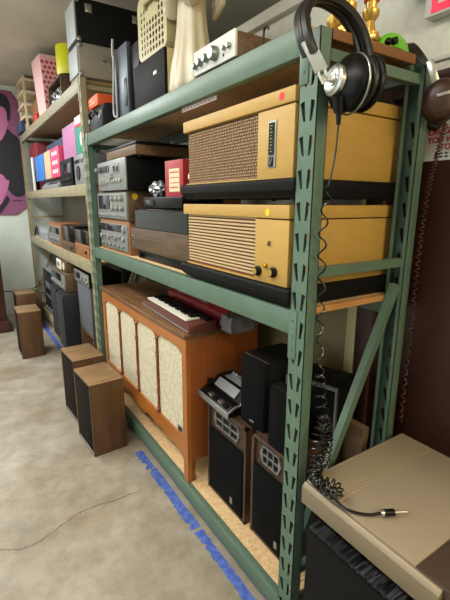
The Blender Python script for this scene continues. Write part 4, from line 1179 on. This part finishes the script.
# ------------------------------------------------------------------ poster on the far wall
t = thing('wall_poster', 'mauve poster of two dark haired figures in black on the far wall', 'poster', (-.45, 5.978, 1.50))
c = .07
B().prism([(-.50+c, 0), (.40-c*1.3, 0), (.475, .12), (.475, 1.60), (.475-c, 1.68+c*.3), (-.50+c, 1.74), (-.50, 1.70-c), (-.50, c)], 'y', -.012, -.001).obj('sheet', m_poster, t)
def blob(pts, y0, m, nm):
    S = spline([(p[0], 0, p[1]) for p in pts]+[(pts[0][0], 0, pts[0][1])], 6)[:-1]
    return B().prism([(p.x, p.z) for p in S], 'y', y0, y0+.002).obj(nm, m, t)
blob([(-.30, 1.02), (-.05, 1.0), (.12, 1.02), (.2, 1.042), (.29, 1.2), (.363, 1.149), (.434, 1.088), (.473, .954), (.47, .6), (.449, .319), (.349, .26), (.262, .316), (.21, .43), (.162, .70), (.0, .78), (-.3, .75)], -.0145, m_poster_dark, 'dark_coat')
blob([(.05, 1.50), (.20, 1.56), (.30, 1.52), (.335, 1.42), (.33, 1.29), (.26, 1.11), (.18, 1.02), (.06, 1.08), (.0, 1.25)], -.0165, m_poster_face, 'rose_face')
blob([(-.03, 1.35), (.0, 1.55), (.12, 1.66), (.26, 1.66), (.34, 1.62), (.372, 1.5), (.352, 1.34), (.32, 1.30), (.315, 1.44), (.25, 1.49), (.1, 1.47), (.03, 1.38)], -.0185, m_poster_dark, 'dark_hair')
blob([(-.06, .50), (.05, .62), (.149, .60), (.207, .54), (.256, .49), (.23, .386), (.18, .27), (.10, .13), (.0, .15), (-.06, .3)], -.0165, m_poster_face, 'rose_face')
blob([(-.09, .5), (-.06, .68), (.08, .76), (.2, .73), (.254, .61), (.242, .50), (.207, .52), (.184, .56), (.10, .60), (.0, .58)], -.0185, m_poster_dark, 'dark_hair')
blob([(.0, .06), (.1, .14), (.144, .19), (.205, .272), (.228, .216), (.15, .10), (.09, .03)], -.0185, m_poster_dark, 'dark_collar')
b = B(); x = .27
for k in range(7): b.box(x, x+.014, -.0145, -.012, .20, .215+.008*(k % 2)); x += .02
b.obj('caption', m_poster_dark, t)

# ------------------------------------------------------------------ lights
def area(name, loc, sx, sy, power, col, rot=(0, 0, 0)):
    l = bpy.data.lights.new(name, 'AREA'); l.shape = 'RECTANGLE'; l.size = sx; l.size_y = sy; l.energy = power; l.color = col
    o = bpy.data.objects.new(name, l); C.objects.link(o); o.location = loc; o.rotation_euler = rot; return o
area('fluorescent_near', (-1.6, -.4, 3.2), .5, 2.6, 66, (1, .98, .92))
area('fluorescent_middle', (-1.6, 2.4, 3.2), .5, 2.6, 58, (.97, .98, .96))
area('fluorescent_far', (-1.5, 4.7, 3.2),   .5, 1.6, 105, (.95, .99, 1))
area('lamp_back', (.1, -2.8, 2.6), 1.6, .8, 62, (1, .80, .46), (math.radians(62), 0, 0))
area('ceiling_fill', (-2.0, 1.6, 2.75), .6, 4.0, 130, (1, .97, .92), (PI, 0, 0))  # added unseen fill, facing up to brighten the ceiling
area('cool_side_fill', (-3.9, .8, 1.7), 2.0, 4.0, 42, (.76, .90, 1), (0, -PI/2, 0))  # added cool fill for the aisle-facing sides; the left wall has no opening
w = bpy.data.worlds.new('world'); bpy.context.scene.world = w; w.use_nodes = True
w.node_tree.nodes['Background'].inputs['Color'].default_value = (.8, .85, .9, 1); w.node_tree.nodes['Background'].inputs['Strength'].default_value = .12

# ------------------------------------------------------------------ camera
cam = bpy.data.cameras.new('camera'); co_ = bpy.data.objects.new('camera', cam); C.objects.link(co_)
cam.sensor_fit = 'VERTICAL'; cam.sensor_height = 24; cam.lens = 405.6/600*24; cam.clip_start = .02
yaw, pit, rol = .5758, .2352, .0046
fw = Vector((math.sin(yaw)*math.cos(pit), math.cos(yaw)*math.cos(pit), -math.sin(pit)))
r0 = fw.cross(Vector((0, 0, 1))).normalized(); u0 = r0.cross(fw)
r = r0*math.cos(rol)+u0*math.sin(rol); u = u0*math.cos(rol)-r0*math.sin(rol)
mw = Matrix((r, u, -fw)).transposed().to_4x4(); mw.translation = (-.8969, -.9069, 1.69)
co_.matrix_world = mw
sc = bpy.context.scene; sc.camera = co_
vs = sc.view_settings; vs.view_transform = 'Standard'; vs.look = 'None'; vs.gamma = 1; vs.use_curve_mapping = False; vs.exposure = -.08
